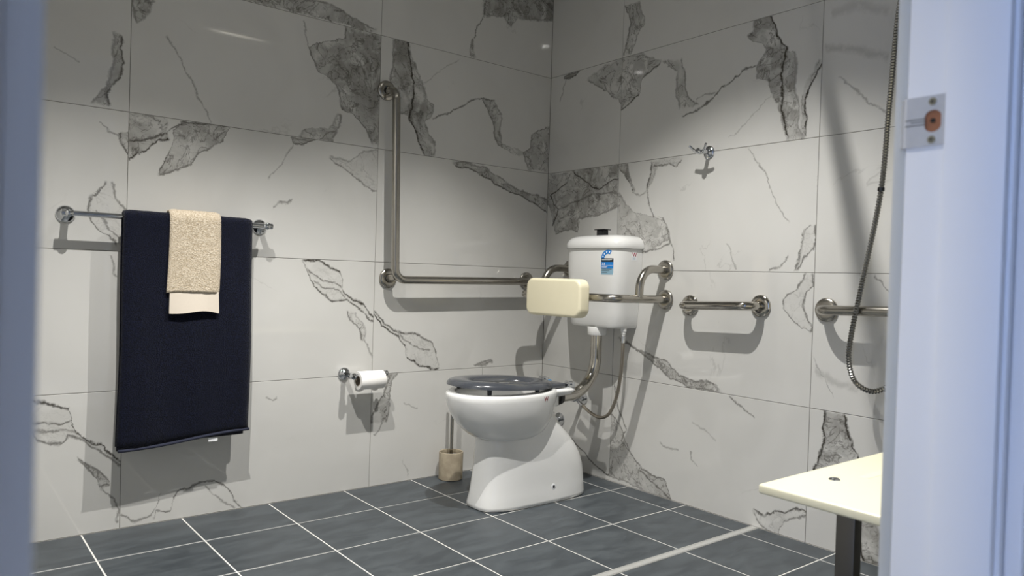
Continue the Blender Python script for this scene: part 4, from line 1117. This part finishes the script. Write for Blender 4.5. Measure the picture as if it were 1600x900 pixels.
def drape(x0, x1, z_front, z_back, r_in, th, nx, wave, seed, top=None):
    """folded towel over the rod: closed loop section swept along x"""
    rnd = random.Random(seed)
    bm = bmesh.new()
    zc = 1.008
    sec = []          # centre line of the cloth (y, z, side) front hem -> over -> back hem
    r = r_in + th / 2
    nz = 26
    for i in range(nz):
        sec.append((RY - r, z_front + (zc - z_front) * i / nz, 'f', i / nz))
    for i in range(13):
        a = PI * i / 12
        sec.append((RY - r * math.cos(a), zc + r * math.sin(a), 't', 1))
    for i in range(1, nz + 1):
        sec.append((RY + r, zc - (zc - z_back) * i / nz, 'b', 1 - i / nz))
    ph = [rnd.uniform(0, 6) for _ in range(4)]
    cols_out, cols_in = [], []
    for ix in range(nx + 1):
        t = ix / nx
        x = x0 + (x1 - x0) * t
        co, ci = [], []
        for (y, z, side, f) in sec:
            amp = wave * (1 - f)
            w = amp * (math.sin(t * 7 + ph[0]) + 0.5 * math.sin(t * 15 + ph[1] + z * 5))
            dx = 0.004 * math.sin(z * 9 + ph[2]) * (1 - f) + 0.006 * (t - 0.5) * (1 if side == 'f' else 0) * (1 - f)
            zz = z
            if side == 'f' and f < 0.1:
                zz += wave * 1.5 * math.sin(t * 5 + ph[3]) * (1 - f * 10) + (hemtilt * (t - 0.5)) * (1 - f * 10)
            if side == 'f':
                n = Vector((0, -1, 0))
            elif side == 'b':
                n = Vector((0, 1, 0))
                w *= 0.3
            else:
                n = Vector((0, (y - RY), (z - zc))).normalized()
                w = 0
            edge = min(1.0, min(t, 1 - t) * nx / 2.0)
            h = th / 2 * (0.35 + 0.65 * math.sqrt(edge)) + rnd.uniform(-0.0006, 0.0006)
            c = Vector((x + dx, y, zz)) + n * w
            co.append(bm.verts.new(c + n * h))
            ci.append(bm.verts.new(c - n * h))
        cols_out.append(co)
        cols_in.append(ci)
    m = len(sec)
    for A in (cols_out, cols_in):
        for i in range(nx):
            for j in range(m - 1):
                bm.faces.new((A[i][j], A[i + 1][j], A[i + 1][j + 1], A[i][j + 1]))
    for i in (0, nx):
        for j in range(m - 1):
            bm.faces.new((cols_out[i][j], cols_out[i][j + 1], cols_in[i][j + 1], cols_in[i][j]))
    for j in (0, m - 1):
        for i in range(nx):
            bm.faces.new((cols_out[i][j], cols_out[i + 1][j], cols_in[i + 1][j], cols_in[i][j]))
    return bm


hemtilt = 0.024
bt_ = thing('bath_towel', 'large navy blue bath towel folded over the chrome rail', 'towel', (-1.622, RY, 1.01))
navy = obj('cloth', drape(-1.826, -1.424, 0.288, 0.281, 0.0090, 0.014, 40, 0.0035, 3), MAT['navy'], bt_, angle=180)
PH3 = random.Random(3)
PH3 = [PH3.uniform(0, 6) for _ in range(4)][3]


def navy_edge(t):
    return 0.288 + 0.0035 * 1.5 * math.sin(t * 5 + PH3) + 0.024 * (t - 0.5)


hem = []
for ix in range(25):
    t = ix / 24
    x = -1.826 + 0.402 * t
    z = navy_edge(t)
    hem.append((x + 0.006 * (t - 0.5), -0.0965, z))
obj('hem', tube_bm(hem, 0.0050, 10), MAT['navy_hem'], bt_, angle=180)
obj('care_tag', box_bm(-1.555, -1.525, -0.0935, -0.0925, 0.273, 0.285), MAT['white'], bt_, smooth=False)
hemtilt = 0.0
ht = thing('hand_towel', 'small cream hand towel with a smooth band, hung over the navy towel', 'towel', (-1.614, RY, 1.03))
obj('cloth', drape(-1.694, -1.534, 0.772, 0.765, 0.0235, 0.012, 20, 0.0012, 5), MAT['beige'], ht, angle=180)


def hem_band():
    bm = bmesh.new()
    nx, nz = 24, 8
    G, Hh = [], []
    for i in range(nx + 1):
        t = i / nx
        a, b = [], []
        for j in range(nz + 1):
            f = j / nz
            x = -1.690 + 0.153 * t + 0.003 * (t - 0.5) * f
            z = 0.776 - 0.072 * f + 0.006 * f * math.sin(t * PI) - 0.0035 * f * math.sin(t * 2 * PI)
            y = RY - 0.0295 - 0.004 * f - 0.005 * f * math.sin(t * PI * 1.0) * (1 if t < 0.75 else 0.6)
            a.append(bm.verts.new((x, y - 0.003, z)))
            b.append(bm.verts.new((x, y + 0.003, z)))
        G.append(a)
        Hh.append(b)
    for A in (G, Hh):
        for i in range(nx):
            for j in range(nz):
                bm.faces.new((A[i][j], A[i + 1][j], A[i + 1][j + 1], A[i][j + 1]))
    for i in range(nx):
        for j in (0, nz):
            bm.faces.new((G[i][j], G[i + 1][j], Hh[i + 1][j], Hh[i][j]))
    for j in range(nz):
        for i in (0, nx):
            bm.faces.new((G[i][j], G[i][j + 1], Hh[i][j + 1], Hh[i][j]))
    return bm


obj('woven_band', hem_band(), MAT['beige_hem'], ht, angle=60)

# ------------------------------------------------------------------ toilet roll holder and roll
rh = thing('roll_holder', 'chrome toilet roll holder on the wall left of the pan', 'holder', (-1.023, 0, 0.460))
obj('flange', lathe_bm([(0.0005, 0.025), (0.004, 0.025), (0.009, 0.021), (0.013, 0.013), (0.016, 0.010), (0.058, 0.0095), (0.062, 0.0125), (0.090, 0.0125), (0.094, 0.009), (0.095, 0.0)], (-1.023, 0, 0.460), (0, -1, 0), 26), MAT['chrome'], rh)
obj('arm', tube_bm([(-1.023, -0.078, 0.460), (-0.888, -0.078, 0.464)], 0.0075, 14), MAT['chrome'], rh)
obj('end_knob', lathe_bm([(0, 0.0), (0, 0.009), (0.003, 0.0125), (0.012, 0.0125), (0.015, 0.010), (0.0155, 0.0)], (-0.890, -0.078, 0.464), (1, 0, 0.02), 20), MAT['chrome'], rh)
rl = thing('toilet_roll', 'nearly used white toilet paper roll on the chrome holder', 'toilet roll', (-0.95, -0.078, 0.445))
rx0, rx1, rc = -1.002, -0.896, (-0.078, 0.4415)
obj('paper', lathe_bm([(0, 0.021), (0, 0.034), (0.002, 0.0355), (0.104, 0.0355), (0.106, 0.034), (0.106, 0.021), (0, 0.021)], (rx0, rc[0], rc[1]), (1, 0, 0), 36), MAT['paper'], rl)
obj('core', lathe_bm([(-0.0005, 0.0195), (-0.0005, 0.0212), (0.1065, 0.0212), (0.1065, 0.0195), (-0.0005, 0.0195)], (rx0, rc[0], rc[1]), (1, 0, 0), 30), MAT['card'], rl)
flap = bmesh.new()
rows = []
for j in range(7):
    f = j / 6
    row = []
    for i in range(9):
        t = i / 8
        row.append(flap.verts.new((rx0 + 0.004 + 0.098 * t, rc[0] + 0.034 - 0.008 * f * f, rc[1] - 0.008 - f * (0.034 + 0.006 * math.sin(t * 9)))))
    rows.append(row)
for j in range(6):
    for i in range(8):
        flap.faces.new((rows[j][i], rows[j][i + 1], rows[j + 1][i + 1], rows[j + 1][i]))
flap.normal_update()
bmesh.ops.solidify(flap, geom=flap.faces[:], thickness=0.0006)
obj('loose_sheet', flap, MAT['paper'], rl, angle=60)

# ------------------------------------------------------------------ toilet brush
BX, BY = -0.557, -0.072
tb = thing('toilet_brush', 'toilet brush in a beige stone pot on the floor beside the pan', 'toilet brush', (BX, BY, 0))
obj('pot', lathe_bm([(0, 0.0), (0.0, 0.046), (0.003, 0.0500), (0.110, 0.0510), (0.115, 0.0500), (0.116, 0.048), (0.114, 0.0455), (0.02, 0.044), (0.018, 0.0)], (BX, BY, 0.0), (0, 0, 1), 40), MAT['stone'], tb)
obj('handle', tube_bm([(BX, BY, 0.02), (BX, BY, 0.385)], 0.0075, 16), MAT['polished'], tb)
obj('brush_cap', lathe_bm([(0, 0.012), (0.004, 0.034), (0.008, 0.034), (0.010, 0.008)], (BX, BY, 0.098), (0, 0, 1), 30), MAT['polished'], tb)

# ------------------------------------------------------------------ robe hook
rb = thing('robe_hook', 'small chrome double robe hook high on the wall right of the cistern', 'hook', (0, -0.918, 1.348))
obj('flange', lathe_bm([(0.0005, 0.024), (0.004, 0.024), (0.008, 0.020), (0.011, 0.012), (0.013, 0.009)], (0, -0.918, 1.348), (-1, 0, 0), 26), MAT['chrome'], rb)
obj('stem', tube_bm([(-0.006, -0.918, 1.348), (-0.062, -0.918, 1.345)], 0.0085, 14), MAT['chrome'], rb)
arm = [(-0.054 - 0.002 * abs(q) ** 2, -0.918 + 0.0125 * q, 1.340 + 0.0030 * q * q) for q in [(-3 + 0.5 * i) for i in range(13)]]
obj('hook_arm', tube_bm(arm, [0.0048 + 0.0022 * (1 - abs(i - 6) / 6) for i in range(13)], 12), MAT['chrome'], rb)
obj('end_knob', lathe_bm([(0, 0.0), (0, 0.008), (0.004, 0.0105), (0.010, 0.0105), (0.014, 0.007), (0.015, 0.0)], (-0.060, -0.918, 1.345), (-1, 0, 0), 18), MAT['chrome'], rb)

# ------------------------------------------------------------------ shower
sh = thing('shower_set', 'hand shower on a wall slide bar with its ribbed steel hose hanging in a loop', 'shower', (0, -1.78, 0.9))
obj('slide_bar', tube_bm([(-0.075, -1.80, 0.95), (-0.075, -1.80, 1.98)], 0.0125, 18), MAT['chrome'], sh)
for z in (0.98, 1.95):
    obj('bracket', tube_bm([(-0.001, -1.80, z), (-0.075, -1.80, z)], [0.024, 0.014], 18), MAT['chrome'], sh)
obj('holder', box_bm(-0.115, -0.055, -1.825, -1.775, 1.84, 1.885, 0.006), MAT['chrome'], sh)
obj('handset', tube_bm(smooth_path([(-0.112, -1.775, 1.800), (-0.115, -1.780, 1.87), (-0.120, -1.785, 1.96), (-0.145, -1.79, 2.02)], 6), 0.0135, 16), MAT['chrome'], sh)
obj('spray_head', lathe_bm([(0, 0.0), (0, 0.016), (0.012, 0.045), (0.022, 0.048), (0.026, 0.044), (0.026, 0.0)], (-0.140, -1.79, 2.02), (-0.75, 0, -0.66), 28), MAT['chrome'], sh)
path = smooth_path([(-0.112, -1.775, 1.802), (-0.104, -1.690, 1.775), (-0.100, -1.650, 1.696), (-0.100, -1.630, 1.421), (-0.100, -1.613, 1.140), (-0.100, -1.564, 0.854), (-0.100, -1.541, 0.720), (-0.100, -1.534, 0.638), (-0.100, -1.553, 0.574), (-0.100, -1.600, 0.547), (-0.099, -1.648, 0.563), (-0.090, -1.672, 0.600), (-0.075, -1.668, 0.645), (-0.062, -1.652, 0.668)], 60)
# resample evenly, then let every second ring stand proud: the ribs of the hose
even, acc = [path[0]], 0.0
for p0, p1 in zip(path, path[1:]):
    seg = (p1 - p0).length
    while acc + seg >= 0.0042:
        f = (0.0042 - acc) / seg
        p0 = p0.lerp(p1, f)
        seg = (p1 - p0).length
        even.append(p0)
        acc = 0.0
    acc += seg
path = even
rad = [0.0088 if i % 2 else 0.0064 for i in range(len(path))]
hs = obj('hose', tube_bm(path, rad, 10), MAT['hose_steel'], sh, angle=25)
obj('hose_band', tube_bm([(-0.100, -1.6138, 1.152), (-0.100, -1.6132, 1.142)], 0.0098, 14), MAT['black'], sh)
hs['label'] = 'ribbed steel shower hose'
obj('outlet_elbow', lathe_bm([(0.0005, 0.030), (0.005, 0.030), (0.010, 0.024), (0.014, 0.014), (0.055, 0.012), (0.058, 0.0)], (0, -1.650, 0.690), (-1, 0, 0), 26), MAT['chrome'], sh)
obj('outlet_nut', tube_bm([(-0.055, -1.650, 0.696), (-0.060, -1.651, 0.664)], 0.0105, 14), MAT['chrome'], sh)
cr = thing('curtain_rail', 'straight shower curtain rail high above the floor drain', 'curtain rail', (0, -1.27, 2.05))
obj('rod', tube_bm([(-0.002, -1.254, 2.05), (-1.46, -1.254, 2.05)], 0.0105, 16), MAT['steel'], cr)
obj('wall_socket', flange_bm((0, -1.254, 2.05), (-1, 0, 0), 0.030), MAT['steel'], cr)
obj('ceiling_stay', tube_bm([(-1.45, -1.254, 2.05), (-1.45, -1.254, CEIL - 0.0005)], 0.008, 12), MAT['steel'], cr)

# fold-down seat
fs = thing('shower_bench', 'cream rectangular fold-down shower bench on steel legs beside the doorway', 'bench', (-0.60, -2.07, 0))
SX0, SX1, SY0, SY1 = -1.087, -0.127, SOUTH + 0.012, -1.872
pan_ = obj('panel', box_bm(SX0, SX1, SY0, SY1, 0.462, 0.480, 0.004, 3), MAT['seat_cream'], fs)
obj('drain_slot', box_bm(-0.863, -0.35, -1.972, -1.952, 0.4798, 0.4806, 0.0004, 1), MAT['cream'], pan_)
for x, y in ((-0.930, -1.937), (-0.280, -1.937), (-0.930, -2.20), (-0.280, -2.20)):
    obj('bolt', lathe_bm([(0, 0.011), (0.0015, 0.0105), (0.004, 0.007), (0.005, 0.0)], (x, y, 0.480), (0, 0, 1), 18), MAT['chrome'], pan_)
for x in (-0.905, -0.31):
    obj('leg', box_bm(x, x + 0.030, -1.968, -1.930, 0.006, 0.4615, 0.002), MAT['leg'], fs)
    obj('foot', box_bm(x - 0.003, x + 0.033, -1.971, -1.927, 0.0, 0.012, 0.002), MAT['rubber'], fs)
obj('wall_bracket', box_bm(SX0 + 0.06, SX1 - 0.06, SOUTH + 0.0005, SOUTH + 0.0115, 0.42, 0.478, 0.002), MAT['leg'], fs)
for x in (-0.905, -0.31):
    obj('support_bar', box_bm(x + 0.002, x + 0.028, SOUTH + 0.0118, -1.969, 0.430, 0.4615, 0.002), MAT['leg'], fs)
